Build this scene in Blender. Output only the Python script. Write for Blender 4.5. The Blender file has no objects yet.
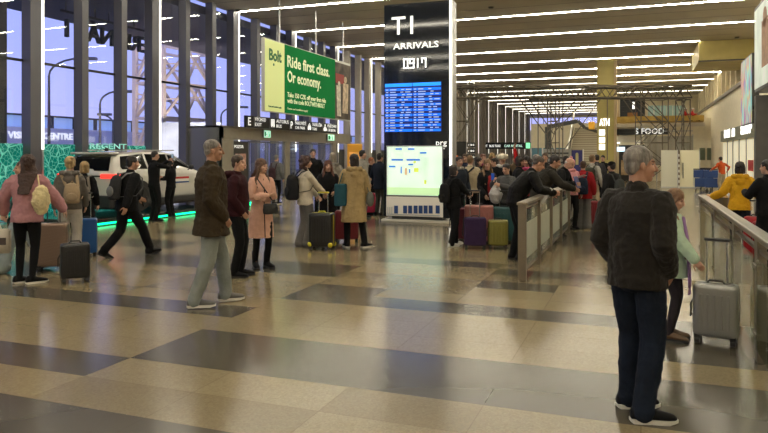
import bpy, bmesh, math, random
from mathutils import Vector, Matrix, Quaternion, noise
random.seed(7)
C = bpy.context.scene.collection
PI = math.pi
R = math.radians

# ---------------------------------------------------------------- camera
FOC = 675.0; EYE = 1.7; YAW = math.atan(257/675.0)
SN, CS = math.sin(YAW), math.cos(YAW)
cam = bpy.data.cameras.new('camera'); camo = bpy.data.objects.new('camera', cam); C.objects.link(camo)
cam.sensor_width = 36; cam.lens = FOC/768*36; cam.shift_y = -(216.5-155)/768
cam.clip_start = .05; cam.clip_end = 1000
camo.location = (0, 0, EYE); camo.rotation_euler = (PI/2, 0, YAW)
bpy.context.scene.camera = camo
sc = bpy.context.scene
sc.view_settings.view_transform = 'Standard'; sc.view_settings.look = 'None'
sc.view_settings.gamma = 1; sc.view_settings.use_curve_mapping = False
sc.view_settings.exposure = 0.0
LED = 54.0                       # radiance of the ceiling lines
# ---------------------------------------------------------------- dusk sky
w = bpy.data.worlds.new('dusk_sky'); sc.world = w; w.use_nodes = True
nt = w.node_tree; nt.nodes.clear()
tc = nt.nodes.new('ShaderNodeTexCoord'); sx = nt.nodes.new('ShaderNodeSeparateXYZ')
rp = nt.nodes.new('ShaderNodeValToRGB'); bg = nt.nodes.new('ShaderNodeBackground'); wo = nt.nodes.new('ShaderNodeOutputWorld')
nz = nt.nodes.new('ShaderNodeTexNoise'); nz.inputs['Scale'].default_value = 3; nz.inputs['Detail'].default_value = 4
mp = nt.nodes.new('ShaderNodeMapping'); mp.inputs['Scale'].default_value = (1, 1, 6)
ma = nt.nodes.new('ShaderNodeMath'); ma.operation = 'MULTIPLY_ADD'; ma.inputs[1].default_value = .12
nt.links.new(tc.outputs['Generated'], sx.inputs[0]); nt.links.new(tc.outputs['Generated'], mp.inputs[0])
nt.links.new(mp.outputs[0], nz.inputs['Vector']); nt.links.new(nz.outputs['Fac'], ma.inputs[0]); nt.links.new(sx.outputs['Z'], ma.inputs[2])
nt.links.new(ma.outputs[0], rp.inputs[0]); nt.links.new(rp.outputs[0], bg.inputs[0]); nt.links.new(bg.outputs[0], wo.inputs[0])
e = rp.color_ramp.elements
e[0].position = 0.02; e[0].color = (.44, .40, .62, 1)
e[1].position = 1.0; e[1].color = (.12, .17, .46, 1)
x = e.new(.14); x.color = (.35, .37, .72, 1)
x = e.new(.4); x.color = (.24, .30, .70, 1)
bg.inputs['Strength'].default_value = 1.75

# ---------------------------------------------------------------- helpers
def gp(px, d):                   # ground point seen at column px at depth d
    u = (px-384)/FOC
    return Vector((d*(-SN+u*CS), d*(CS+u*SN), 0))
def pt(px, py, d):
    v = gp(px, d); v.z = EYE + d*(155-py)/FOC
    return v
def gy(py): return EYE*FOC/(py-155)          # depth of a floor point at row py
def on_x(px, py, X):
    u = (px-384)/FOC; d = X/(-SN+u*CS)
    return Vector((X, d*(CS+u*SN), EYE+d*(155-py)/FOC))
def on_y(px, py, Y):
    u = (px-384)/FOC; d = Y/(CS+u*SN)
    return Vector((d*(-SN+u*CS), Y, EYE+d*(155-py)/FOC))

MATS = {}
def mat(name, col, rough=.6, metal=0.0, emit=0.0, ecol=None, bump=0.0, bscale=60, var=0.0, vscale=4, stretch=None, coat=0.0, spec=.5, sheen=0.0, alpha=1.0):
    if name in MATS: return MATS[name]
    m = bpy.data.materials.new(name); m.use_nodes = True; MATS[name] = m
    nt = m.node_tree; p = nt.nodes['Principled BSDF']
    c = tuple(col)+(1,)
    p.inputs['Base Color'].default_value = c; p.inputs['Roughness'].default_value = rough
    p.inputs['Metallic'].default_value = metal; p.inputs['Specular IOR Level'].default_value = spec
    if coat: p.inputs['Coat Weight'].default_value = coat; p.inputs['Coat Roughness'].default_value = .05
    if sheen: p.inputs['Sheen Weight'].default_value = sheen
    if alpha < 1: p.inputs['Alpha'].default_value = alpha
    if emit:
        p.inputs['Emission Color'].default_value = tuple(ecol or col)+(1,); p.inputs['Emission Strength'].default_value = emit
    if bump or var:
        t = nt.nodes.new('ShaderNodeTexCoord'); mp = nt.nodes.new('ShaderNodeMapping')
        nt.links.new(t.outputs['Object'], mp.inputs[0])
        if stretch: mp.inputs['Scale'].default_value = stretch
    if bump:
        n = nt.nodes.new('ShaderNodeTexNoise'); n.inputs['Scale'].default_value = bscale; n.inputs['Detail'].default_value = 5
        nt.links.new(mp.outputs[0], n.inputs['Vector'])
        b = nt.nodes.new('ShaderNodeBump'); b.inputs['Strength'].default_value = bump; b.inputs['Distance'].default_value = .02
        nt.links.new(n.outputs['Fac'], b.inputs['Height']); nt.links.new(b.outputs[0], p.inputs['Normal'])
    if var:
        n = nt.nodes.new('ShaderNodeTexNoise'); n.inputs['Scale'].default_value = vscale; n.inputs['Detail'].default_value = 6
        nt.links.new(mp.outputs[0], n.inputs['Vector'])
        h = nt.nodes.new('ShaderNodeMapRange'); h.inputs[1].default_value = .3; h.inputs[2].default_value = .7
        h.inputs[3].default_value = 1-var; h.inputs[4].default_value = 1+var
        nt.links.new(n.outputs['Fac'], h.inputs[0])
        v = nt.nodes.new('ShaderNodeVectorMath'); v.operation = 'SCALE'; v.inputs[0].default_value = col
        nt.links.new(h.outputs[0], v.inputs['Scale']); nt.links.new(v.outputs[0], p.inputs['Base Color'])
    return m
def glass(name, tint=(1, 1, 1), base=.06, top=.95, rough=0.0, alpha_diff=0.0, dcol=(.7, .75, .7)):
    if name in MATS: return MATS[name]
    m = bpy.data.materials.new(name); m.use_nodes = True; MATS[name] = m
    nt = m.node_tree; nt.nodes.clear(); o = nt.nodes.new('ShaderNodeOutputMaterial')
    tr = nt.nodes.new('ShaderNodeBsdfTransparent'); tr.inputs[0].default_value = tuple(tint)+(1,)
    gl = nt.nodes.new('ShaderNodeBsdfGlossy'); gl.inputs['Roughness'].default_value = rough
    lw = nt.nodes.new('ShaderNodeLayerWeight'); lw.inputs[0].default_value = .5
    pw = nt.nodes.new('ShaderNodeMath'); pw.operation = 'POWER'; pw.inputs[1].default_value = 4
    mr = nt.nodes.new('ShaderNodeMapRange'); mr.inputs[3].default_value = base; mr.inputs[4].default_value = top
    nt.links.new(lw.outputs['Facing'], pw.inputs[0]); nt.links.new(pw.outputs[0], mr.inputs[0])
    mx = nt.nodes.new('ShaderNodeMixShader'); nt.links.new(mr.outputs[0], mx.inputs[0])
    src = tr.outputs[0]
    if alpha_diff:
        df = nt.nodes.new('ShaderNodeBsdfDiffuse'); df.inputs[0].default_value = tuple(dcol)+(1,)
        m2 = nt.nodes.new('ShaderNodeMixShader'); m2.inputs[0].default_value = alpha_diff
        nt.links.new(tr.outputs[0], m2.inputs[1]); nt.links.new(df.outputs[0], m2.inputs[2]); src = m2.outputs[0]
    nt.links.new(src, mx.inputs[1]); nt.links.new(gl.outputs[0], mx.inputs[2]); nt.links.new(mx.outputs[0], o.inputs[0])
    return m

def empty(name, loc=(0, 0, 0), rz=0.0, label=None, cat=None, group=None, kind=None, s=1.0):
    o = bpy.data.objects.new(name, None); C.objects.link(o)
    o.location = loc; o.rotation_euler = (0, 0, rz); o.scale = (s, s, s)
    return tag(o, label, cat, group, kind)
def tag(o, label=None, cat=None, group=None, kind=None):
    if label: o['label'] = label
    if cat: o['category'] = cat
    if group: o['group'] = group
    if kind: o['kind'] = kind
    return o
def obj(name, bm, m, parent=None, smooth=False, bevel=0.0, loc=None, rz=None, mats=None, auto=True):
    me = bpy.data.meshes.new(name); bmesh.ops.recalc_face_normals(bm, faces=bm.faces[:]); bm.to_mesh(me); bm.free()
    for mm in (mats or [m]): me.materials.append(mm)
    o = bpy.data.objects.new(name, me); C.objects.link(o)
    if parent: o.parent = parent
    if loc is not None: o.location = loc
    if rz is not None: o.rotation_euler = (0, 0, rz)
    if smooth:
        for p in me.polygons: p.use_smooth = True
    if bevel:
        b = o.modifiers.new('b', 'BEVEL'); b.width = bevel; b.segments = 2; b.limit_method = 'ANGLE'; b.angle_limit = R(40)
    return o
def B(): return bmesh.new()
def box(bm, x0, x1, y0, y1, z0, z1, mi=0):
    v = [bm.verts.new(p) for p in ((x0,y0,z0),(x1,y0,z0),(x1,y1,z0),(x0,y1,z0),(x0,y0,z1),(x1,y0,z1),(x1,y1,z1),(x0,y1,z1))]
    for f in ((0,3,2,1),(4,5,6,7),(0,1,5,4),(1,2,6,5),(2,3,7,6),(3,0,4,7)):
        bm.faces.new([v[i] for i in f]).material_index = mi
    return bm
def frame_of(d):
    d = d.normalized(); up = Vector((0, 0, 1)) if abs(d.z) < .95 else Vector((0, 1, 0))
    a = d.cross(up).normalized(); return a, a.cross(d).normalized()
def bar(bm, p, q, w, h=None):           # square bar between two points
    p, q = Vector(p), Vector(q); a, b = frame_of(q-p); h = h or w
    r = [[bm.verts.new(c+a*sx*w/2+b*sy*h/2) for sx, sy in ((-1,-1),(1,-1),(1,1),(-1,1))] for c in (p, q)]
    bm.faces.new(r[0]); bm.faces.new(r[1][::-1])
    for i in range(4): bm.faces.new((r[0][i], r[0][(i+1)%4], r[1][(i+1)%4], r[1][i]))
    return bm
def cyl(bm, p, q, r0, r1=None, n=12):
    p, q = Vector(p), Vector(q); a, b = frame_of(q-p); r1 = r0 if r1 is None else r1
    rr = [[bm.verts.new(c+(a*math.cos(2*PI*i/n)+b*math.sin(2*PI*i/n))*r) for i in range(n)] for c, r in ((p, r0), (q, r1))]
    bm.faces.new(rr[0]); bm.faces.new(rr[1][::-1])
    for i in range(n): bm.faces.new((rr[0][i], rr[0][(i+1)%n], rr[1][(i+1)%n], rr[1][i]))
    return bm
def quad(bm, pts, mi=0):
    f = bm.faces.new([bm.verts.new(p) for p in pts]); f.material_index = mi; return f
def slab(bm, P, ux, uy, w, h, t, mi=0):  # thin box: corner P, in-plane axes ux, uy
    ux, uy = Vector(ux).normalized(), Vector(uy).normalized(); n = ux.cross(uy); P = Vector(P)
    v = [bm.verts.new(P+ux*a*w+uy*b*h+n*c*t) for c in (0, 1) for a, b in ((0,0),(1,0),(1,1),(0,1))]
    for f in ((0,3,2,1),(4,5,6,7),(0,1,5,4),(1,2,6,5),(2,3,7,6),(3,0,4,7)): bm.faces.new([v[i] for i in f]).material_index = mi
    return bm
def text(s, size, origin, ux, uy, m, parent=None, name='lettering', align='LEFT', width=None, ext=.004, mirror=False, offset=0.0, spacing=1.0):
    cu = bpy.data.curves.new('t', 'FONT'); cu.body = s; cu.size = size; cu.align_x = align; cu.extrude = ext; cu.offset = offset
    cu.space_character = spacing; cu.resolution_u = 2
    t = bpy.data.objects.new('t', cu); C.objects.link(t)
    dg = bpy.context.evaluated_depsgraph_get(); me = bpy.data.meshes.new_from_object(t.evaluated_get(dg))
    C.objects.unlink(t); bpy.data.objects.remove(t); me.name = name
    if not me.materials: me.materials.append(m)
    else: me.materials[0] = m
    ux, uy = Vector(ux).normalized(), Vector(uy).normalized(); n = ux.cross(uy)
    xs = [v.co.x for v in me.vertices] or [0]; k = 1
    if width: k = width/(max(xs)-min(xs))
    x0 = min(xs) if width else 0
    M = Matrix((( ux.x, uy.x, n.x, 0), (ux.y, uy.y, n.y, 0), (ux.z, uy.z, n.z, 0), (0,0,0,1)))
    for v in me.vertices: v.co = Vector(((v.co.x-x0)*k, v.co.y, v.co.z))
    me.transform(Matrix.Translation(Vector(origin)) @ M)
    o = bpy.data.objects.new(name, me); C.objects.link(o)
    if parent: o.parent = parent
    return o
def struct(o): o['kind'] = 'structure'; return o
XW = -15.0; CEIL = 7.43; XR = 4.2; Y0, Y1 = -16.0, 100.0
# ---------------------------------------------------------------- materials of the hall
def floor_mat(name, c1, c2, speck):
    m = mat(name, c1, rough=.22); nt = m.node_tree; p = nt.nodes['Principled BSDF']
    t = nt.nodes.new('ShaderNodeTexCoord')
    n = nt.nodes.new('ShaderNodeTexNoise'); n.inputs['Scale'].default_value = .9; n.inputs['Detail'].default_value = 6
    n2 = nt.nodes.new('ShaderNodeTexVoronoi'); n2.inputs['Scale'].default_value = 75
    mx = nt.nodes.new('ShaderNodeMix'); mx.data_type = 'RGBA'; mx.inputs[6].default_value = c1+(1,); mx.inputs[7].default_value = c2+(1,)
    mx2 = nt.nodes.new('ShaderNodeMix'); mx2.data_type = 'RGBA'; mx2.blend_type = 'MULTIPLY'; mx2.inputs[0].default_value = speck
    cr = nt.nodes.new('ShaderNodeValToRGB'); cr.color_ramp.elements[0].color = (.45, .42, .4, 1); cr.color_ramp.elements[1].color = (1.1, 1.1, 1.1, 1)
    br = nt.nodes.new('ShaderNodeTexBrick'); br.offset = 0; br.inputs['Scale'].default_value = 1; br.inputs['Mortar Size'].default_value = .004
    br.inputs['Brick Width'].default_value = 1.0; br.inputs['Row Height'].default_value = .5
    br.inputs['Color1'].default_value = (1.03, 1.03, 1.03, 1); br.inputs['Color2'].default_value = (.93, .93, .93, 1); br.inputs['Mortar'].default_value = (.72, .70, .68, 1)
    mpp = nt.nodes.new('ShaderNodeMapping'); mpp.inputs['Location'].default_value = (0, -.03, 0)
    mx3 = nt.nodes.new('ShaderNodeMix'); mx3.data_type = 'RGBA'; mx3.blend_type = 'MULTIPLY'; mx3.inputs[0].default_value = .9 if speck else .35
    L = nt.links.new
    L(t.outputs['Object'], n.inputs['Vector']); L(t.outputs['Object'], n2.inputs['Vector']); L(t.outputs['Object'], mpp.inputs[0]); L(mpp.outputs[0], br.inputs['Vector'])
    L(n.outputs['Fac'], mx.inputs[0]); L(n2.outputs['Color'], cr.inputs[0]); L(mx.outputs[2], mx2.inputs[6]); L(cr.outputs[0], mx2.inputs[7])
    L(mx2.outputs[2], mx3.inputs[6]); L(br.outputs['Color'], mx3.inputs[7]); L(mx3.outputs[2], p.inputs['Base Color'])
    n3 = nt.nodes.new('ShaderNodeTexNoise'); n3.inputs['Scale'].default_value = 2.5; n3.inputs['Detail'].default_value = 5
    mr = nt.nodes.new('ShaderNodeMapRange'); mr.inputs[3].default_value = .185; mr.inputs[4].default_value = .195
    L(t.outputs['Object'], n3.inputs['Vector']); L(n3.outputs['Fac'], mr.inputs[0]); L(mr.outputs[0], p.inputs['Roughness'])
    p.inputs['Specular IOR Level'].default_value = .45
    return m
M_LT = floor_mat('terrazzo_light', (.305, .245, .142), (.255, .205, .118), .4)
M_MD = floor_mat('terrazzo_tan', (.265, .212, .122), (.222, .178, .10), .4)
M_DK = floor_mat('terrazzo_dark', (.092, .080, .058), (.078, .068, .050), .0)
M_CEIL = mat('ceiling_metal', (.44, .39, .30), rough=.55, metal=.15, var=.08, vscale=.3)
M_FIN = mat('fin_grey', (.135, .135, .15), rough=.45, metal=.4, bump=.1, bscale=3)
M_FINF = mat('fin_grey_lit', (.42, .385, .32), rough=.6, var=.05)  # lighter copy of the fin grey: light on the far fins put into colour
M_FIN2 = mat('fin_dark', (.07, .07, .075), rough=.5, metal=.3)
M_GLASS = glass('window_glass', (.93, .95, 1), base=.05, top=.9)
M_GLASSR = glass('rail_glass', (.80, .84, .76), base=.04, top=.55)
M_STEEL = mat('brushed_steel', (.27, .245, .20), rough=.3, metal=1, bump=.06, bscale=200, stretch=(1, .05, 1))
M_STEELB = mat('satin_beige_metal', (.24, .20, .15), rough=.38, metal=.6, var=.08)
M_ALU = mat('aluminium', (.5, .5, .5), rough=.35, metal=.9)
M_LED = mat('led_white', (1, .95, .85), emit=LED, ecol=(1.0, .92, .74))
M_LEDF = mat('led_white_far', (1, .95, .85), emit=LED*.3, ecol=(1.0, .92, .74))
M_LEDW = mat('led_side', (1, .97, .9), emit=2.2, ecol=(1.0, .95, .84))
M_CREAM = mat('wall_cream', (.86, .78, .57), rough=.7, var=.05)
M_OLIVE = mat('olive_gold_panel', (.46, .38, .13), rough=.45, metal=.3, var=.1, vscale=1.5)
M_BLACK = mat('black_satin', (.012, .012, .013), rough=.35)
M_BLKG = mat('black_glass_panel', (.006, .010, .018), rough=.06, coat=.5)
M_WHITE = mat('white_paint', (.78, .76, .7), rough=.5)
M_DGREY = mat('dark_grey_metal', (.07, .07, .065), rough=.4, metal=.4, var=.1)
M_SIGNW = mat('sign_white', (.9, .9, .85), emit=.9)
M_SIGNB = mat('sign_black', (.012, .013, .014), rough=.3)
M_EXIT = mat('exit_green', (.25, .85, .45), emit=1.1, ecol=(.3, 1, .5))
M_LITW = mat('lit_white', (1, 1, .95), emit=1.8, ecol=(1, .98, .9))
M_ASPH = mat('asphalt', (.12, .12, .13), rough=.9, bump=.2)

# ---------------------------------------------------------------- floor, ceiling, walls
DARK = [(-9,-4,2.03,3.53),(-4,-1,2.03,3.53),(-7.5,-4,4.03,4.53),(-4,5,4.53,5.53),(-8,-4,6.03,6.53),(-4,-3,7.03,8.03),(-3,0,7.03,7.53),(0,3,6.03,7.53),
        (-8,-4,8.53,9.53),(-4,-2,10.03,10.53),(-2,0,9.53,10.03),(-2,-1,8.53,9.03),(-7,-4,11.03,11.53),(-1,0,12.03,13.53),(-10,-7,4.53,5.53),(-11,-8,7.03,8.03),
        (-11,-8,10.03,11.03),(-4,-1,13.03,14.03),(-8,-5,13.03,13.53),(-10,-9,12.03,15.03)]
rnd = random.Random(3)
for k in range(60):
    x0 = rnd.randint(-13, 3); y0 = 14.03+rnd.randint(0, 60)*.5; DARK.append((x0, x0+rnd.choice((2, 3, 4)), y0, y0+rnd.choice((.5, 1, 1))))
bm = B(); NX = list(range(-15, 6))
ys = [Y0] + [.03+.5*k for k in range(-31, 201)]
vg = {}
def fv(x, y):
    if (x, y) not in vg: vg[x, y] = bm.verts.new((x, y, 0))
    return vg[x, y]
for i in range(len(NX)-1):
    for j in range(len(ys)-1):
        xm, ym = NX[i]+.5, (ys[j]+ys[j+1])/2
        dk = any(a < xm < b and c < ym < d for a, b, c, d in DARK)
        f = bm.faces.new((fv(NX[i], ys[j]), fv(NX[i+1], ys[j]), fv(NX[i+1], ys[j+1]), fv(NX[i], ys[j+1])))
        f.material_index = 2 if dk else (1 if (math.floor(NX[i]/2)*7+math.floor(ym)*3) % 5 == 0 else 0)
struct(obj('floor', bm, None, mats=[M_LT, M_MD, M_DK]))
bm = box(B(), XW-.4, XR+1.6, Y0, Y1, CEIL, CEIL+.3)
struct(obj('ceiling', bm, M_CEIL))
bm = B()                                         # seams between the ceiling panels
for k in range(26):
    for q in (.33, .66):
        y = 13.7+4.73*(k-6+q); box(bm, XW, XR, y-.012, y+.012, CEIL-.004, CEIL+.01)
struct(obj('trim_1', bm, M_DGREY))

# left window wall: bays of three panes between deep fins, one bay per ceiling line
BAY = 4.73; FIRST = 13.70
SCREEN = bpy.data.materials.new('street_map_screen')
def street_mat():
    m = SCREEN; m.use_nodes = True; nt = m.node_tree; p = nt.nodes['Principled BSDF']; L = nt.links.new
    t = nt.nodes.new('ShaderNodeTexCoord'); mp = nt.nodes.new('ShaderNodeMapping'); mp.inputs['Rotation'].default_value = (0.6, 0, 0)
    v = nt.nodes.new('ShaderNodeTexVoronoi'); v.feature = 'DISTANCE_TO_EDGE'; v.inputs['Scale'].default_value = 9; v.distance = 'EUCLIDEAN'
    v2 = nt.nodes.new('ShaderNodeTexVoronoi'); v2.feature = 'DISTANCE_TO_EDGE'; v2.inputs['Scale'].default_value = 3
    mn = nt.nodes.new('ShaderNodeMath'); mn.operation = 'MINIMUM'; mm = nt.nodes.new('ShaderNodeMath'); mm.operation = 'MULTIPLY'; mm.inputs[1].default_value = .9
    cr = nt.nodes.new('ShaderNodeValToRGB'); E = cr.color_ramp.elements
    E[0].position = .012; E[0].color = (.12, .50, .40, 1); E[1].position = .04; E[1].color = (.0, .15, .115, 1)
    L(t.outputs['Object'], mp.inputs[0]); L(mp.outputs[0], v.inputs['Vector']); L(mp.outputs[0], v2.inputs['Vector'])
    L(v.outputs['Distance'], mn.inputs[0]); L(v2.outputs['Distance'], mm.inputs[0]); L(mm.outputs[0], mn.inputs[1]); L(mn.outputs[0], cr.inputs[0])
    L(cr.outputs[0], p.inputs['Emission Color']); p.inputs['Emission Strength'].default_value = .6; L(cr.outputs[0], p.inputs['Base Color']); p.inputs['Roughness'].default_value = .25
street_mat()
n = 0
for k in range(-6, 19):
    yb = FIRST+BAY*(k-1)                          # bay runs from yb to yb+BAY, its last fin carries the light line
    n += 1
    w = empty('window_%d' % n, (XW, yb, 0), kind='structure')
    for q in range(3):
        ye = (q+1)*BAY/3; wd = .42 if q == 2 else .24
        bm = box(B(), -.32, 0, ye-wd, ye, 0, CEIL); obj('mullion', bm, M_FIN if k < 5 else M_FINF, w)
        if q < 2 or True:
            bm = box(B(), -.32, -.30, q*BAY/3, ye-wd, 2.0, CEIL); obj('pane' if k < 8 else 'opaque_pane', bm, M_GLASS if k < 8 else M_FINF, w)  # far panes swapped for opaque ones in the same lit grey
    bm = box(B(), -.30, -.26, 0, BAY, 4.165, 4.235); obj('transom', bm, M_BLACK, w)
    lit = 1 <= k+1 <= 3
    bm = box(B(), -.33, -.27, 0, BAY, 0, 2.0); obj('sill_panel', bm, SCREEN if k in (-1, 0, 1) else M_GLASS if k in (2, 3, 4) else M_DGREY, w)

# right wall, rear wall, far wall
struct(obj('wall_right', box(B(), XR, XR+.3, 24, Y1, 0, 3.06), M_CREAM))
bm = box(B(), XR, XR+.3, 24, Y1, 3.06, 4.82); box(bm, XR+1.2, XR+1.5, 24, Y1, 4.8, CEIL)
box(bm, XR, XR+1.5, 24, Y1, 4.82, 4.9)
for k in range(2, 19):
    y = FIRST+BAY*k
    for q in (0, .5):
        if y+q*BAY > 38: box(bm, XR+.75, XR+1.2, y+q*BAY, y+q*BAY+.5, 4.9, CEIL)
struct(obj('wall_right_upper', bm, M_CREAM))
struct(obj('wall_right_near', box(B(), XR+1.5, XR+1.8, Y0, 24, 0, CEIL), M_CREAM))
struct(obj('trim_2', box(B(), XR-.12, XR+.02, 24, Y1, 4.8, 4.95), M_STEELB))
struct(obj('wall_back', box(B(), XW-.3, XR+1.8, Y0-.3, Y0, 0, CEIL), M_CREAM))
bm = box(B(), XW-.3, XR+1.8, Y1, Y1+.3, 0, 5.3); box(bm, XW-.3, XR+1.8, Y1, Y1+.3, 7.1, CEIL)
struct(obj('wall_far', bm, M_CREAM))
w = empty('window_40', (0, Y1, 0), kind='structure')
obj('pane', box(B(), XW, XR, .1, .14, 5.3, 7.1), M_GLASS, w)
bm = B()
for i in range(12): box(bm, XW+i*1.7, XW+i*1.7+.08, .05, .2, 5.3, 7.1)
obj('frame', bm, M_FIN, w)

# ceiling light lines
def light_line(y, x0, x1, wall, label, group):
    t = empty('ceiling_light', (0, y, CEIL), 0, label, 'ceiling light', group)
    hwid = .045 if y < 52 else .024
    obj('ceiling_strip', box(B(), x0, x1, -hwid, hwid, -.012, .0), M_LED if y < 52 else M_LEDF, t)
    if wall:
        obj('wall_strip', box(B(), XW+.0, XW+.014, -.075, .0, 1.85-CEIL, -.02), M_LEDW, t)
        obj('strip_base', box(B(), XW, XW+.012, -.07, -.01, 0-CEIL, 1.85-CEIL), M_ALU, t)
for k in range(-5, 18):
    y = FIRST+BAY*k
    x1 = 5.2 if k < 4 else (5.2 if k == 4 else 2.75 if k in (5, 6) else 2.9 if k == 7 else XR+1.1)
    if k == 0: lab = 'white light line nearest the camera that runs down the window wall left of the green map screen'
    if k < 0: lab, g = 'white ceiling light line overhead, before the first window light', 'ceiling light lines overhead'
    elif k < 4: lab, g = ['bright vertical light line on the first window post, beside the pink jacket woman',
        'bright vertical light line on the window post behind the white car', 'light line turning down the window post left of the green hanging billboard',
        'light line whose window leg hides behind the green hanging billboard'][k], 'light lines that turn down the window wall'
    elif k < 8: lab, g = ['light line crossing the ceiling just above the olive soffit box', 'topmost light line that ends at the olive soffit box',
        'middle light line ending at the olive soffit box', 'lowest light line ending at the olive soffit box'][k-4], 'light lines ending at the olive soffit'
    else: lab, g = 'far light line over the scaffolded end of the hall, turning down the left wall', 'far light lines'
    light_line(y, XW, x1, True, lab, g)
def V0_(v): return Vector((v.x, v.y, 0))
# ---------------------------------------------------------------- outside the windows
struct(obj('ground_outside', box(B(), -120, XW-.35, -60, 160, -.2, -.02), M_ASPH))
cn = empty('entrance_canopy', (XW-.4, 0, 0), 0, 'dark flat canopy roof outside above the windows', 'canopy')
obj('deck', box(B(), -6, 0, -10, 60, 7.0, 7.3), mat('canopy_dark', (.10, .10, .12), rough=.5, metal=.2), cn)
obj('post', box(B(), -2.1, -1.6, 13.3, 14.25, 0, 7.0), M_FIN2, cn)
obj('post', box(B(), -5.9, -5.6, 40, 40.3, 0, 7.0), M_FIN2, cn)
ts = empty('terminal_sign', (0, 0, 0), 0, 'dark capital letters seen from behind, hanging under the outside canopy', 'sign')
text('TERMINÁL 1', .86, (-18.5, 22.55, 5.78), (0, -1, 0), (0, 0, 1), mat('letter_dark', (.05, .055, .07), rough=.5), ts, 'letters', width=4.75, ext=.06, offset=.012)
bm = B()
box(bm, -18.53, -18.47, 17.6, 22.7, 6.6, 6.68)
for i in range(8): box(bm, -18.52, -18.48, 17.8+i*.67, 17.83+i*.67, 6.6, 7.0)
obj('hanger_rail', bm, M_FIN2, ts)
# elevated walkway, its parapet wall
wk = empty('walkway', (-46, 0, 0), 0, 'long covered walkway with blue lit windows beyond the car', 'walkway')
M_BLIT = mat('walkway_glass', (.35, .5, .8), emit=.5, ecol=(.42, .58, 1))
obj('deck', box(B(), -3, 0, -10, 110, 3.5, 3.85), mat('walkway_concrete', (.40, .37, .45), rough=.8), wk)
obj('roof', box(B(), -3.2, .2, -10, 110, 4.85, 4.98), M_FIN2, wk)
obj('window_band', box(B(), -.3, -.2, -10, 110, 3.85, 4.85), M_BLIT, wk)
bm = B()
for i in range(50): box(bm, -.2, .05, -10+i*2.4, -9.8+i*2.4, 3.85, 4.85)
obj('post', bm, M_FIN2, wk)['kind'] = 'stuff'
pw = empty('ramp_wall', (-38, 0, 0), 0, 'pale concrete ramp wall outside with small white lettering', 'wall')
obj('parapet', box(B(), -.4, 0, -10, 100, 0, 3.55), mat('ramp_concrete', (.80, .76, .82), rough=.85, var=.1, vscale=.4), pw)
text('VISITOR CENTRE', .6, (.02, 31.9, 2.80), (0, 1, 0), (0, 0, 1), M_SIGNW, pw, 'lettering', width=5.3, ext=.02, offset=.015)
def lamp_post(px, d, h, arm, label):
    p = gp(px, d); t = empty('street_lamp', p, YAW, label, 'street lamp', 'street lamps outside')
    bm = cyl(B(), (0,0,0), (0,0,h*.85), .09, .06, 8)
    pr = Vector((0,0,h*.85))
    for i in range(1, 7):
        a = i/6*PI/2; q = Vector((arm*(1-math.cos(a)), 0, h*.85+h*.13*math.sin(a))); cyl(bm, pr, q, .05, .05, 6); pr = q
    obj('pole', bm, M_FIN, t)
    obj('lamp_head', box(B(), arm, arm+.8, -.15, .15, h*.98-.08, h*.98+.06), M_FIN, t, bevel=.03)
lamp_post(49, 34, 6.7, 1.6, 'tall curved street lamp seen just right of the first window light line')
lamp_post(100, 36, 5.2, 1.0, 'curved street lamp seen between the middle window posts above the car')
lamp_post(113, 40, 4.2, -.9, 'short street lamp seen behind the fin above the car roof')
lamp_post(221, 45, 5.0, 1.0, 'thin street lamp seen right of the lattice tower')
# steel lattice tower
M_LAT = mat('lattice_paint', (.75, .62, .55), rough=.6)
lt = empty('lattice_tower', (0, 0, 0), 0, 'pinkish steel lattice tower beyond the window glass', 'tower')
A = gp(163, 34); Bp = gp(211, 37); mid = (A+Bp)/2
bm = B(); ax = (Bp-A).normalized(); W = (Bp-A).length; dp = Vector((-ax.y, ax.x, 0))*2.0
cor = [A, Bp, Bp+dp, A+dp]
for c in cor: bar(bm, c, c+Vector((0,0,7.2)), .22)
obj('leg', bm, M_LAT, lt)['kind'] = 'stuff'
bm = B()
for a, b in ((0,1),(1,2),(2,3),(3,0)):
    for i in range(4):
        z0, z1 = i*1.8, (i+1)*1.8; bar(bm, cor[a]+Vector((0,0,z1)), cor[b]+Vector((0,0,z1)), .13)
        m_ = (cor[a]+cor[b])/2+Vector((0,0,z1))
        bar(bm, cor[a]+Vector((0,0,z0)), m_, .12); bar(bm, cor[b]+Vector((0,0,z0)), m_, .12)
        bar(bm, cor[a]+Vector((0,0,z1-.9)), cor[b]+Vector((0,0,z1-.5)), .07)
obj('bracing', bm, M_LAT, lt)
hw = empty('site_hoarding', gp(186, 33), YAW, 'pale site hoarding at the foot of the lattice tower', 'hoarding')
obj('panel', box(B(), -1.7, 1.7, 0, .1, 0, 3.3), mat('hoarding_pale', (.45, .50, .55), rough=.7, var=.3, vscale=.8), hw)

for px_, d_, en in ((150, 27, 1500), (215, 29, 1500)):  # added lamps, themselves unseen, so the lattice tower reads as lit
    q = gp(px_, d_); t = empty('added_floodlight', q, 0, 'added unseen floodlight outside aimed at the lattice tower, %s' % ('nearer the car' if px_ == 150 else 'nearer the vestibule'), 'floodlight')
    obj('stand', cyl(B(), (0,0,0), (0,0,1.2), .04), M_DGREY, t); obj('lamp_box', box(B(), -.2, .2, -.1, .1, 1.2, 1.5), M_DGREY, t)
    l = bpy.data.lights.new('lamp', 'SPOT'); l.energy = en; l.color = (1, .85, .75); l.spot_size = R(75); l.shadow_soft_size = .15
    lo = bpy.data.objects.new('lamp', l); C.objects.link(lo); lo.parent = t; lo.location = (0, .2, 1.7); tgt = (A+Bp)/2+Vector((0,0,4))-q-Vector((0, .2, 1.7)); lo.rotation_euler = tgt.to_track_quat('-Z', 'Y').to_euler()
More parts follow.
